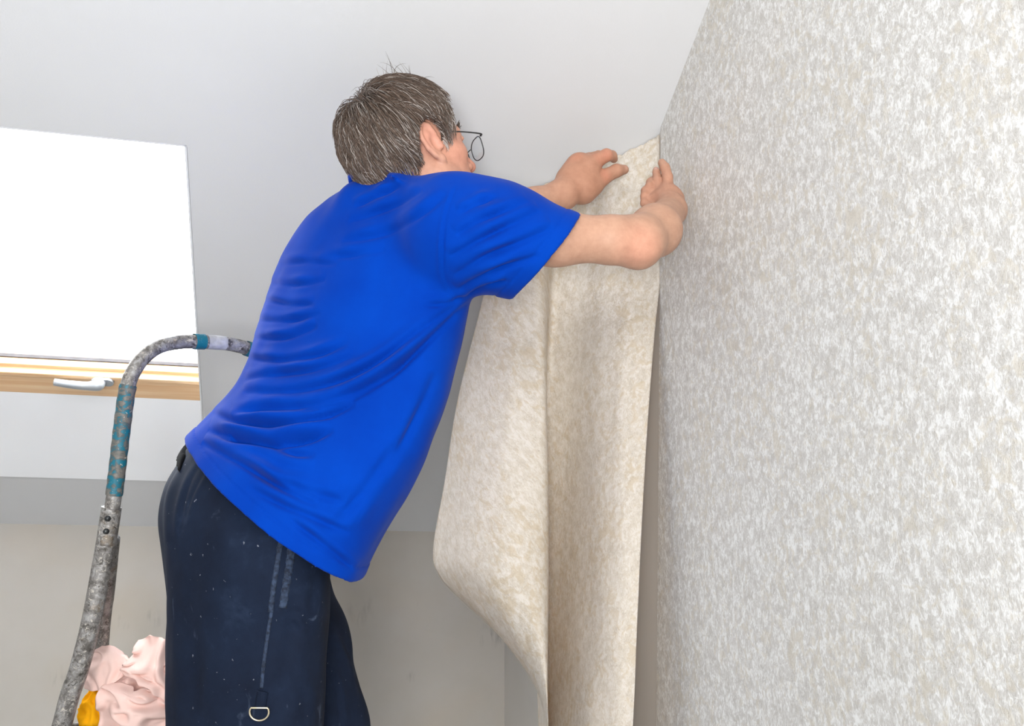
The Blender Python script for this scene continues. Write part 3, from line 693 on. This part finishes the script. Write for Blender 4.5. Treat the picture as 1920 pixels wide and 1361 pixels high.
me = np_mesh('body', V, F); vcol(me, 'tint', base_c); body = fin('body', me, M_skin, person)

# hair: scalp cap and strands growing from the crown
def hairline(q):
    """q in head coordinates: true where hair grows"""
    x, y, z = q[:, 0], np.abs(q[:, 1]), q[:, 2]
    front = np.interp(z, [-.10, -.055, -.02, .0, .03, .06, .09, .13], [-.060, -.040, -.030, .034, .037, .044, .058, .07])
    side = np.where((z < .004) & (z > -.030), np.where((x > .016) & (x < .036), 99, -.030), front)
    ear = (((x+.010)/.027)**2 + ((z+.003)/.036)**2 < 1) & (y > .045)
    return (x < np.where(z < .004, side, front)) & (z > -.092) & ~ear
WH = np.array([-.072, -.012, .095])
HRr = CRR+.004
nS = 14000
u = rng.normal(size=(nS*3, 3)); u /= np.linalg.norm(u, axis=1)[:, None]
roots = CRC + u*HRr; keep = hairline(roots); roots = roots[keep][:nS]; nS = len(roots)
K = 9
pos = roots.copy(); ps = [pos.copy()]
lay = rng.random(nS)*.011
lenS = rng.uniform(.034, .066, nS); lenS *= np.where(roots[:, 2] < -.03, .55, 1); lenS *= np.where((roots[:, 0] > .005) & (roots[:, 2] < .03), .55, 1)
lenS = np.where(roots[:, 2] > .09, lenS*1.05, lenS)
away = roots-WH; away /= np.linalg.norm(away, axis=1)[:, None]+1e-6
jit = rng.normal(size=(nS, 3))*.16
# locks: neighbouring roots share a sway
lockv = np.array([[mnoise.noise(Vector(tuple(r*38+d))) for d in (0, 11, 23)] for r in roots])*.55
dirv = away*1.0 + jit + lockv
side_ = np.sign(roots[:, 1])
alive = np.ones(nS, bool); GL = HR.T@np.array([0, 0, -1.0])
for k in range(K-1):
    t = (k+1)/(K-1)
    d = dirv + (GL*.42)*t
    qn = (pos-CRC)/HRr; nrm = qn/HRr; nrm /= np.linalg.norm(nrm, axis=1)[:, None]
    d = d - nrm*np.sum(d*nrm, 1)[:, None]; d /= np.linalg.norm(d, axis=1)[:, None]+1e-9
    new = pos + d*(lenS/(K-1))[:, None]
    q = (new-CRC)/HRr; q /= np.linalg.norm(q, axis=1)[:, None]
    hgt = .003 + (.009+lay)*np.sin(min(1, t*1.25)*math.pi*.62) * np.where(roots[:, 2] < -.03, .45, 1) + np.where(roots[:, 2] > .085, .004, 0)*t
    hgt = hgt + np.where(q[:, 0]*HRr[0] < -.03, .003*np.clip(q[:, 2]+.5, 0, 1), 0)*min(1, t*2)
    hgt = hgt*np.where((roots[:, 0] > -.01) & (roots[:, 2] < .03), .45, 1)
    alive &= hairline(CRC+q*HRr - np.array([.002, 0, 0]) + np.array([0, 0, .004]))
    new = CRC + q*(HRr+hgt[:, None]); pos = np.where(alive[:, None], new, pos + (new-pos)*.04); ps.append(pos.copy())
PS = np.stack(ps, 1)                                                        # strands in head coordinates
# flyaway wisps on the crown
wisp = []
for k in range(26):
    r = np.array([rng.uniform(-.02, .055), rng.uniform(-.03, .02), .0]); r[2] = CRC[2]+HRr[2]*math.sqrt(max(.02, 1-(r[0]/HRr[0])**2-(r[1]/HRr[1])**2))
    d0 = np.array([rng.uniform(-.4, .3), rng.uniform(-.3, .3), 1.0]); L0 = rng.uniform(.045, .075); c0 = rng.uniform(-3.4, 3.4); p = r.copy(); line = [p.copy()]
    for j in range(K-1):
        a = c0*j/(K-1); line.append(line[-1] + L0/(K-1)*(d0*math.cos(a)*.8+np.array([math.sin(a), 0.2*math.sin(a), .2*(1-j/K)])))
    wisp.append(line)
PS = np.concatenate([PS, np.array(wisp)]); nT = len(PS)
W_ = HC + (PS*HS)@HR.T
rad0 = np.concatenate([rng.uniform(.0004, .00075, nS), np.full(nT-nS, .0006)])
T = np.gradient(W_, axis=1); T /= np.linalg.norm(T, axis=2)[..., None]+1e-9
Nn = np.cross(T, np.array([.31, .52, .79])); Nn /= np.linalg.norm(Nn, axis=2)[..., None]; Bn = np.cross(T, Nn)
tp = np.interp(np.linspace(0, 1, K), [0, .6, 1], [1, .9, .15])
ring = [W_ + (rad0[:, None]*tp)[..., None]*(math.cos(a)*Nn+math.sin(a)*Bn) for a in (0, 2.094, 4.189)]
HV = np.stack(ring, 2).reshape(-1, 3)
ix = np.arange(nT*K*3).reshape(nT, K, 3); hf = []
for c in range(3): hf.append(np.stack([ix[:, :-1, c], ix[:, :-1, (c+1) % 3], ix[:, 1:, (c+1) % 3], ix[:, 1:, c]], -1).reshape(-1, 4))
HF = np.concatenate(hf)
grey = np.clip(.16 + .55*np.clip((PS[:, 0, 0]+.03)/.07, 0, 1)*np.clip((.075-PS[:, 0, 2])/.07, 0, 1) + .10*(PS[:, 0, 2] < .02), 0, .8)
gm = rng.random(nT) < grey
shade = rng.uniform(.4, 1.4, nT)
colS = np.where(gm[:, None], np.array(lin(176, 167, 160)[:3]), np.array(lin(102, 85, 74)[:3]))*shade[:, None]
colV = np.repeat(colS, K*3, 0)
# scalp cap under the strands
cu, cv = 60, 44; CV = []
for i in range(cv+1):
    ph = math.pi*i/cv
    for j in range(cu):
        a = 2*math.pi*j/cu; CV.append(CRC + (HRr+.0025)*np.array([math.sin(ph)*math.cos(a), math.sin(ph)*math.sin(a), math.cos(ph)]))
CV = np.array(CV); CF = np.array([(i*cu+j, i*cu+(j+1) % cu, (i+1)*cu+(j+1) % cu, (i+1)*cu+j) for i in range(cv) for j in range(cu)])
okv = hairline(CV*np.array([1.0, 1, 1])+np.array([.004, 0, -.004])); CF = CF[okv[CF].all(1)]
cw = HC + (CV*HS)@HR.T
HVa = np.concatenate([HV, cw]); HFa = np.concatenate([HF, CF+len(HV)]); colA = np.concatenate([colV, np.tile(np.array(lin(70, 58, 50)[:3]), (len(cw), 1))])
me = np_mesh('hair', HVa, HFa)
if len(me.vertices) == len(HVa): vcol(me, 'tint', colA)
hair = fin('hair', me, M_hair, person); tag(hair, 'short greying brown hair', kind='stuff')
# eyebrow
eb_ = []
for s_ in (-1, 1):
    for k in range(130):
        f_ = rng.random(); p = np.array([.088-.016*f_, s_*(.014+.036*f_), .024+rng.uniform(-.004, .004)]); d = np.array([.35+.3*rng.random(), s_*.5, .25+.5*rng.random()])
        L0 = rng.uniform(.009, .017); eb_.append(tube([hw(p), hw(p+d*L0*.6), hw(p+d*L0)], [.0008, .0007, .0002], 3, False))
V, F = join(*eb_); o = mesh_obj('eyebrow', V, F, M_hair, person); vcol(o.data, 'tint', np.tile(np.array(lin(84, 72, 64)[:3]), (len(V), 1))); o['kind'] = 'stuff'

# spectacles
gl = empty('eyeglasses', hw((.11, 0, 0)), person)
lx = .122
def rim_pts(s_, n=40):
    out = []
    for k in range(n+1):
        a = 2*math.pi*k/n; c_, n_ = math.cos(a), math.sin(a)
        out.append(hw((lx-.012*abs(s_*.034+c_*.0265)/.06*abs(s_*.034+c_*.0265)/.06, s_*.034+.0275*math.copysign(abs(c_)**.8, c_), -.012+.0195*math.copysign(abs(n_)**.75, n_))))
    return out
for s_ in (-1, 1):
    rp = rim_pts(s_); V, F = tube(rp, .0011, 8, False); mesh_obj('rim', V, F, M_gun, gl)
    V = rp[:-1]+[np.mean(rp[:-1], 0)+HXt*.0015]; n = len(rp)-1; mesh_obj('lens', V, [(k, (k+1) % n, n) for k in range(n)], M_lens, gl)
    tm = [hw((lx-.012, s_*.0635, .001)), hw((lx-.015, s_*.069, .003)), hw((.07, s_*.074, .007)), hw((.035, s_*.0725, .012)), hw((.008, s_*.070, .020)), hw((-.012, s_*.068, .020)), hw((-.028, s_*.066, .002))]
    V, F = tube(cr(tm, 30), np.interp(np.linspace(0, 1, 30), [0, .12, .3, 1], [.0022, .0019, .0014, .0016]), 8); mesh_obj('temple', V, F, M_gun, gl)
V, F = tube(cr([hw((lx-.001, -.007, -.004)), hw((lx+.003, 0, -.001)), hw((lx-.001, .007, -.004))], 12), .0011, 8); mesh_obj('bridge', V, F, M_gun, gl)

# ------------------------------------------------------------------ garments: swept bodies described by sightings of both outlines
def sweep(axis_a, axis_b, left, right, zc, depth, skew, pw=2.0):
    """implicit sweep: along the sight-line axis a->b; left/right outlines are points, zc/depth/skew tables over arc s"""
    a, b = np.array(axis_a, float), np.array(axis_b, float); wv = (b-a)/np.linalg.norm(b-a); ev = np.array([-wv[1], wv[0]])
    su = lambda pts: np.array(sorted([((np.array(p)-a)@wv, (np.array(p)-a)@ev) for p in pts]))
    def tab(A):
        s = np.linspace(A[0, 0], A[-1, 0], 90); y = np.interp(s, A[:, 0], A[:, 1]); k = np.ones(5)/5
        yp = np.pad(y, 2, mode='reflect', reflect_type='odd'); return s, np.convolve(yp, k, 'valid')
    sl, ul = tab(su(left)); sr, ur = tab(su(right))
    zt = np.array(zc, float); dt = np.array(depth, float); kt = np.array(skew, float)
    def f(P):
        q = P-CAM; z = q@FW; x = CX+FPX*(q@RT)/z - a[0]; y = CY-FPX*(q@UP)/z - a[1]
        s = x*wv[0]+y*wv[1]; u_ = x*ev[0]+y*ev[1]
        A = np.interp(s, sl, ul); Bq = np.interp(s, sr, ur); lo = np.minimum(A, Bq); hi = np.maximum(A, Bq)
        c = (lo+hi)/2; hwid = np.maximum((hi-lo)/2, 2.0); zc_ = np.interp(s, zt[:, 0], zt[:, 1]); m_ = zc_/FPX
        uu = (u_-c)*m_; hwm = hwid*m_; dd = np.interp(s, dt[:, 0], dt[:, 1]); kk = np.interp(s, kt[:, 0], kt[:, 1])
        vv = (z-zc_) - kk*uu
        k0 = (np.abs(uu/hwm)**pw + np.abs(vv/dd)**pw)**(1/pw)
        e_ = (k0-1)*np.minimum(hwm, dd)
        s0, s1 = max(sl[0], sr[0]), min(sl[-1], sr[-1])
        return np.maximum(e_, np.maximum(s0-s, s-s1)*m_)
    return f
def halfspace(p, n):
    p, n = np.asarray(p, float), np.asarray(n, float); n = n/np.linalg.norm(n)
    return (lambda P: (P-p)@n), p, 99.0
AX_A, AX_B = (497, 1000), (735, 330)
Lsh = [(735, 330), (690, 341), (640, 356), (600, 380), (560, 418), (535, 462), (515, 510), (497, 565), (482, 620), (468, 668), (450, 705), (422, 742), (386, 786), (340, 826), (306, 858), (240, 930), (150, 1030)]
Rsh = [(735, 330), (800, 360), (850, 450), (885, 540), (880, 580), (868, 640), (850, 710), (830, 780), (800, 860), (760, 935), (715, 1010), (690, 1060), (676, 1095), (650, 1160), (600, 1250)]
slen = math.hypot(AX_B[0]-AX_A[0], AX_B[1]-AX_A[1])
shirt = Field()
tors = sweep(AX_A, AX_B, Lsh, Rsh, [(-300, 1.82), (0, 1.85), (350, 1.89), (560, 1.94), (720, 1.98)], [(-300, .225), (0, .215), (150, .195), (250, .172), (450, .175), (600, .16), (680, .12), (720, .08)], [(-300, -.25), (0, -.3), (400, -.4), (720, -.3)], 2.15)
shirt.add((tors, np.zeros(3), 99.0), .01)
shirt.add(rcone(at(745, 398, 1.94), at(852, 408, 1.80), pxm(52, 1.94), pxm(74, 1.80)), .06)
shirt.add(rcone(at(715, 400, 1.97), at(745, 420, 2.10), .06, .085), .06)
shirt.add(rcone(at(683, 392, 1.91), at(800, 398, 1.85), pxm(50, 1.91), pxm(58, 1.85)), .05)
# right sleeve
shirt.add(rcone(at(862, 438, 1.79), at(930, 446, 1.77), pxm(104, 1.79), pxm(97, 1.77)), .05)
shirt.add(rcone(at(930, 446, 1.77), at(1045, 484, 1.775), pxm(97, 1.77), pxm(90, 1.775)), .05)
# left sleeve
shirt.add(rcone(shL, at(905, 425, 2.12), .085, .078), .05)
cuffp = at(1027.5, 476.5, 1.775); cn = (RT*.775 - UP*.632) + FW*.12
hem_l, hem_r = at(316, 850, 1.72), at(676, 1092, 1.72); hd_ = hem_r-hem_l
hn = np.cross(hd_, FW-UP*.06); hn /= np.linalg.norm(hn); hn = -hn if hn@UP > 0 else hn
cuffL = at(900, 420, 2.12)
class Cut(Field):
    def ev(s, P, c=None, r=None):
        d = Field.ev(s, P, c, r)
        return d
def near_cut(prim, c, rad):
    f = prim[0]
    return (lambda P: np.where(np.linalg.norm(P-c, axis=1) < rad, f(P), -1.0)), c, 99.0
cut1 = near_cut(halfspace(cuffp, cn), cuffp, .22); cut2 = halfspace((hem_l+hem_r)/2, hn); cut3 = near_cut(halfspace(cuffL, cuffL-shL), cuffL, .12)
for c_ in (cut1, cut2, cut3): shirt.add(c_, .0008, 'i')
V, F = surface(shirt, np.min([at(300, 1130, 1.55), at(300, 1130, 2.1), at(1100, 1130, 1.55), at(300, 830, 1.55)], 0)-.03, np.max([at(900, 300, 2.3), at(300, 850, 2.2), at(1100, 400, 2.0)], 0)+.03, .0036, lip=2.2)
V = lap(V, F, 3, .5)
cap = np.zeros(len(V), bool)
for c_, tol in ((cut1, .003), (cut2, .003), (cut3, .003)): cap |= (c_[0](V) > -tol)
F = F[~cap[F].all(1)]
used = np.zeros(len(V), bool); used[F] = True; rm = np.cumsum(used)-1; V = V[used]; F = rm[F]
def boundary_smooth(V, F, it=8):
    E_ = np.sort(np.concatenate([F[:, [i, (i+1) % 4]] for i in range(4)]), 1); uq, ct = np.unique(E_, axis=0, return_counts=True); be = uq[ct == 1]
    for _ in range(it):
        s_ = np.zeros_like(V); c_ = np.zeros(len(V))
        for a_, b_ in ((0, 1), (1, 0)): np.add.at(s_, be[:, a_], V[be[:, b_]]); np.add.at(c_, be[:, a_], 1)
        m_ = c_ > 0; V = V.copy(); V[m_] = .5*V[m_]+.5*s_[m_]/c_[m_][:, None]
    return V
V = boundary_smooth(V, F, 14)
N = vnormals(V, F)
X, Y = proj(V); toc = CAM-V; toc /= np.linalg.norm(toc, axis=1)[:, None]; fc = np.clip(np.sum(N*toc, 1)*2.2+.35, 0, 1)
# folds: (polyline, height in mm, width px, bias) - a ridge with a hollow on one side
folds = [
 ([(435, 765), (500, 752), (580, 748), (660, 722), (740, 672), (815, 605), (880, 552)], 8, 13, 1),
 ([(455, 722), (540, 722), (620, 706), (700, 668), (780, 610), (850, 560)], 6, 12, 1),
 ([(560, 765), (640, 745), (720, 700), (790, 640), (850, 585)], 6, 10, 1),
 ([(455, 700), (520, 690), (590, 680), (660, 655)], 5, 11, 1),
 ([(465, 660), (520, 665), (590, 655), (650, 630)], 4.5, 11, 1),
 ([(475, 625), (530, 622), (590, 600)], 4, 10, 1), ([(485, 590), (540, 590), (600, 578)], 3.5, 10, 1),
 ([(495, 552), (545, 560), (590, 560)], 3, 10, 1), ([(505, 520), (555, 522), (610, 515)], 3, 10, 1), ([(520, 485), (570, 480), (630, 484)], 2.5, 10, 1),
 ([(395, 790), (440, 806), (500, 815), (560, 808), (620, 790)], 12, 15, 1),
 ([(400, 760), (450, 780), (520, 782), (590, 772), (660, 745)], 9, 12, 1),
 ([(385, 815), (420, 835), (480, 868), (540, 905), (600, 935)], 8, 14, 1),
 ([(420, 830), (480, 838), (540, 862), (590, 868)], 6, 14, -1),
 ([(470, 900), (540, 935), (610, 965), (660, 985)], 4.5, 14, 1),
 ([(520, 880), (580, 905), (650, 925)], 4, 16, 1), ([(545, 960), (600, 1000), (650, 1040), (668, 1060)], 4, 12, 1),
 ([(700, 880), (740, 820), (775, 750), (800, 690)], 4, 18, 1), ([(640, 1000), (700, 930), (760, 840)], 3.5, 20, -1),
 ([(838, 470), (890, 440), (950, 410), (1005, 385)], 5, 12, 1), ([(845, 505), (900, 470), (960, 445), (1030, 415)], 5, 13, 1),
 ([(850, 535), (900, 505), (960, 480), (1010, 465)], 5, 13, 1), ([(860, 555), (905, 530), (950, 515)], 4, 10, 1),
 ([(850, 430), (890, 405), (940, 385), (985, 368)], 4, 11, 1), ([(855, 390), (890, 372), (930, 357)], 3.5, 10, 1),
 ([(850, 345), (832, 400), (826, 460), (828, 520), (850, 565)], 2.0, 5, -1),
 ([(640, 440), (690, 430), (740, 415), (790, 385), (830, 352)], 3.5, 13, 1), ([(650, 405), (690, 392), (740, 372), (785, 345)], 3.5, 11, 1), ([(660, 378), (690, 365), (725, 350), (750, 338)], 4, 9, 1),
 ([(600, 470), (660, 465), (720, 455)], 2.5, 12, 1), ([(790, 560), (830, 560), (870, 545)], 3, 10, 1),
]
D = np.zeros(len(V))
for poly, amp, wd, sgn in folds:
    poly = cr(poly, 24); d, sg, t = seg_dist(X, Y, poly); sd = d*sg*sgn; env = np.sin(np.clip(t, 0, 1)*math.pi)**.6
    inside = (d < 5*wd); wd = wd*.85; amp = amp*1.5*(1+.35*np.sin(t*11+poly[0, 0]))
    D += np.where(inside, .001*amp*env*(np.exp(-(sd/wd)**2) - 1.25*np.exp(-((sd-1.25*wd)/(wd*.55))**2)), 0)
D = np.maximum(D*fc, np.where((X < 430) & (Y > 790), -.006, -.018))
gen = np.array([mnoise.noise(Vector((float(p[0])*9, float(p[1])*9, float(p[2])*7))) + .5*mnoise.noise(Vector((float(p[0])*20, float(p[1])*20+3, float(p[2])*15))) for p in V])
D += gen*.0045
# hem and cuff: stitched band, slightly raised
hemd = -cut2[0](V); cuffd = np.where(np.linalg.norm(V-cuffp, axis=1) < .22, -cut1[0](V), 9)
for dd in (hemd, cuffd):
    D += .0012*(dd < .024) - .0016*np.exp(-((dd-.0255)/.0022)**2)
V = V + N*D[:, None]
me = np_mesh('t_shirt', V, F); sh = fin('t_shirt', me, M_shirt, person); sh['label'] = 'royal blue cotton t-shirt'
s = sh.modifiers.new('thickness', 'SOLIDIFY'); s.thickness = .003; s.offset = -1
# ribbed collar
cc = at(745, 369, 1.915); cpts = []
for k in range(49):
    a = 2*math.pi*k/48; cpts.append((a, cc + (HX*.098*math.cos(a) + HY*.086*math.sin(a)) + ZZ*(-.034*math.cos(a)+.004)))
CVv, CFf = [], []
prof = [(-.004, -.016), (.001, -.012), (.003, -.002), (.002, .008), (-.002, .013), (-.006, .011), (-.007, .0), (-.007, -.014)]
for k in range(48):
    a, p = cpts[k]; o_ = HX*math.cos(a)+HY*math.sin(a)
    for (r_, z_) in prof: CVv.append(p + o_*r_ + ZZ*z_ )
for k in range(48):
    for j in range(8): CFf.append((k*8+j, ((k+1) % 48)*8+j, ((k+1) % 48)*8+(j+1) % 8, k*8+(j+1) % 8))
mesh_obj('collar', CVv, CFf, M_shirt, sh)

# trousers
AXt, AXb = (460, 1550), (460, 800)
Ltr = [(350, 835), (334, 862), (308, 905), (298, 950), (296, 985), (301, 1040), (309, 1095), (312, 1160), (312, 1361), (314, 1560)]
Rtr = [(560, 835), (590, 900), (612, 980), (620, 1050), (621, 1100), (618, 1150), (613, 1210), (609, 1280), (606, 1361), (600, 1560)]
tr = Field()
y2s = lambda y: 1550-y
nearleg = sweep(AXt, AXb, Ltr, Rtr, [(y2s(1560), 1.77), (y2s(1361), 1.79), (y2s(1150), 1.82), (y2s(1000), 1.86), (y2s(900), 1.89), (y2s(835), 1.90)],
                [(y2s(1560), .12), (y2s(1361), .13), (y2s(1180), .15), (y2s(1080), .175), (y2s(1000), .18), (y2s(900), .15), (y2s(835), .10)], [(0, -.15), (750, -.2)], 2.2)
tr.add((nearleg, np.zeros(3), 99.0), .01)
tr.add(rcone(at(540, 1090, 1.97), at(563, 1200, 1.99), pxm(76, 1.97), pxm(86, 1.99)), .03); tr.add(rcone(at(563, 1200, 1.99), at(588, 1370, 1.99), pxm(86, 1.99), pxm(102, 1.99)), .03)
kneeR = at(460, 1560, 1.77); kneeL = at(588, 1380, 1.99)
ankR = kneeR+np.array([.02, .0, 0]); ankR[2] = PLAT+.10; ankL = kneeL+np.array([.02, .03, 0]); ankL[2] = PLAT+.10
tr.add(rcone(at(460, 1545, 1.775), ankR, .135, .085), .03); tr.add(rcone(kneeL, ankL, .105, .08), .03)
V, F = surface(tr, np.array([min(at(290, 1000, 1.9)[0], ankR[0])-.2, ankR[1]-.3, PLAT+.0]), np.array([at(700, 1361, 2.0)[0]+.15, at(500, 1000, 2.2)[1]+.2, at(450, 830, 1.9)[2]+.05]), .0055, lip=2.2)
V = lap(V, F, 3, .5); N = vnormals(V, F); X, Y = proj(V); toc = CAM-V; toc /= np.linalg.norm(toc, axis=1)[:, None]; fc = np.clip(np.sum(N*toc, 1)*2.2+.35, 0, 1)
tfolds = [([(372, 862), (350, 900), (336, 950), (330, 1010)], 3, 6, -1), ([(350, 855), (322, 910), (312, 960), (312, 1020)], 4, 8, 1),
 ([(395, 880), (370, 930), (352, 985)], 2, 5, 1), ([(585, 1090), (575, 1180), (560, 1260), (555, 1350)], 5, 20, 1), ([(612, 1060), (600, 1130), (590, 1200)], 4, 12, 1),
 ([(545, 1130), (570, 1140), (590, 1165)], 3, 8, 1), ([(540, 1155), (560, 1165), (575, 1185)], 3, 7, 1),
 ([(560, 1250), (585, 1300), (590, 1361)], 4, 14, 1), ([(330, 1060), (325, 1150), (335, 1250), (330, 1350)], 4, 20, -1), ([(420, 1200), (400, 1280), (410, 1361)], 4, 26, 1), ([(420, 960), (440, 1040), (430, 1130)], 3, 30, 1),
 ([(618, 1240), (640, 1290), (650, 1361)], 4, 7, 1), ([(625, 1180), (650, 1240), (668, 1300)], 4, 9, -1)]
D = np.zeros(len(V))
for poly, amp, wd, sgn in tfolds:
    poly = cr(poly, 24); d, sg, t = seg_dist(X, Y, poly); sd = d*sg*sgn; env = np.sin(np.clip(t, 0, 1)*math.pi)**.6
    D += np.where(d < 5*wd, .001*amp*env*(np.exp(-(sd/wd)**2) - .9*np.exp(-((sd-1.35*wd)/(wd*.75))**2)), 0)
D *= fc
D += .006*np.array([mnoise.noise(Vector((float(p[0])*8, float(p[1])*8, float(p[2])*4.5))) + .4*mnoise.noise(Vector((float(p[0])*22, float(p[1])*22+3, float(p[2])*12))) for p in V])
V = V+N*D[:, None]
me = np_mesh('trousers', V, F); trs = fin('trousers', me, M_trous, person); trs['label'] = 'navy work trousers with paint specks'
# helper: the near surface of the trousers at a sighting
from mathutils.bvhtree import BVHTree
bvh = BVHTree.FromPolygons([tuple(v) for v in V], [tuple(map(int, f)) for f in F])
def on_tr(px, py, off=0.0):
    d = Vector(ray(px, py)).normalized(); h = bvh.ray_cast(Vector(CAM), d)
    return np.array(h[0])-np.array(d)*off if h[0] else on_tr(px+3, py, off)
def ribbon(name, line, wpx, mat, parent, th=.003, n=40, puck=0.0, every=3):
    L = cr(line, n); V, F = [], []; m_ = 5
    for i in range(n):
        t_ = L[min(i+1, n-1)]-L[max(i-1, 0)]; nn = np.array([-t_[1], t_[0]]); nn /= np.linalg.norm(nn)
        for k in range(m_):
            q = L[i]+nn*wpx*(k/(m_-1)-.5); e = th*(1 if 0 < k < m_-1 else -.6) + (puck*(1 if (i//every) % 2 else -1) if 0 < k < m_-1 else 0); V.append(on_tr(q[0], q[1], e))
    F = [(i*m_+k, i*m_+k+1, (i+1)*m_+k+1, (i+1)*m_+k) for i in range(n-1) for k in range(m_-1)]
    o = mesh_obj(name, V, F, mat, parent); s_ = o.modifiers.new('thickness', 'SOLIDIFY'); s_.thickness = .0015; s_.offset = -1; return o
ribbon('pocket_welt', [(529, 998), (521, 1050), (513, 1100), (507, 1148)], 13, M_stitch, trs, .003, 54, .0007)
ribbon('pocket_facing', [(548, 1004), (544, 1050), (536, 1100), (530, 1140)], 19, M_stitch, trs, .0022, 48, .0011)
ribbon('seam', [(509, 1146), (502, 1190), (495, 1240), (490, 1290)], 9, M_stitch, trs, .0022, 40, .0005)
tb = ribbon('loop_tab', [(493, 1297), (490, 1312), (488, 1327)], 27, M_trous, trs, .006, 16)
rc_ = on_tr(486, 1335, .008); rp_ = [rc_ + (RT*math.cos(a)*.0165 + UP*math.sin(a)*.0145) for a in np.linspace(math.radians(150), math.radians(390), 26)]
V, F = tube(rp_+[rp_[0]], .0016, 8, False); mesh_obj('d_ring', V, F, M_brass, trs)['label'] = 'brass coloured d-ring'
# black belt showing at the back
Fb = Field(); Fb.add(((lambda P: nearleg(P)-.006), at(450, 900, 1.89), 4.9), .01); Fb.auto = False
b0, b1 = at(330, 838, 1.89), at(332, 868, 1.89); bn = np.cross(RT*.825-UP*.566, FW); bn /= np.linalg.norm(bn); bn = bn if bn@UP > 0 else -bn
Fb.add(halfspace(at(354, 860, 1.89), RT), .002, 'i'); Fb.add(halfspace(b0, bn), .002, 'i'); Fb.add(halfspace(b1, -bn), .002, 'i')
V, F = surface(Fb, np.min([at(300, 1000, 1.65), at(700, 1000, 1.65), at(300, 1000, 2.15)], 0), np.max([at(650, 830, 2.15), at(300, 830, 2.1)], 0), .005, lip=2.2)
fin('belt', np_mesh('belt', lap(V, F, 2, .5), F), M_black, trs)
# shoes on the ladder platform
m = NT('dark_work_leather'); M_shoe = m.set(m.ramp(m.noise(m.coord(), 30, 4), [(0.3, lin(40, 36, 34)), (0.7, lin(66, 60, 56))]), .6)
for ank in (ankR, ankL):
    Fs = Field(); a = ank.copy(); a[2] = PLAT+.085; toe = a+HX*.17; toe[2] = PLAT+.042; heel = a-HX*.05; heel[2] = PLAT+.042
    Fs.add(rcone(heel, toe, .042, .04)); Fs.add(rcone(a, a+HX*.06-ZZ*.02, .05, .045), .04)
    Fs.add(halfspace((0, 0, PLAT+.001), (0, 0, -1)), .004, 'i')
    V, F = surface(Fs, np.minimum(heel, toe)-.09, np.maximum(heel, toe)+.12, .006); me = np_mesh('shoe', V, F); fin('shoe', me, M_shoe, person)
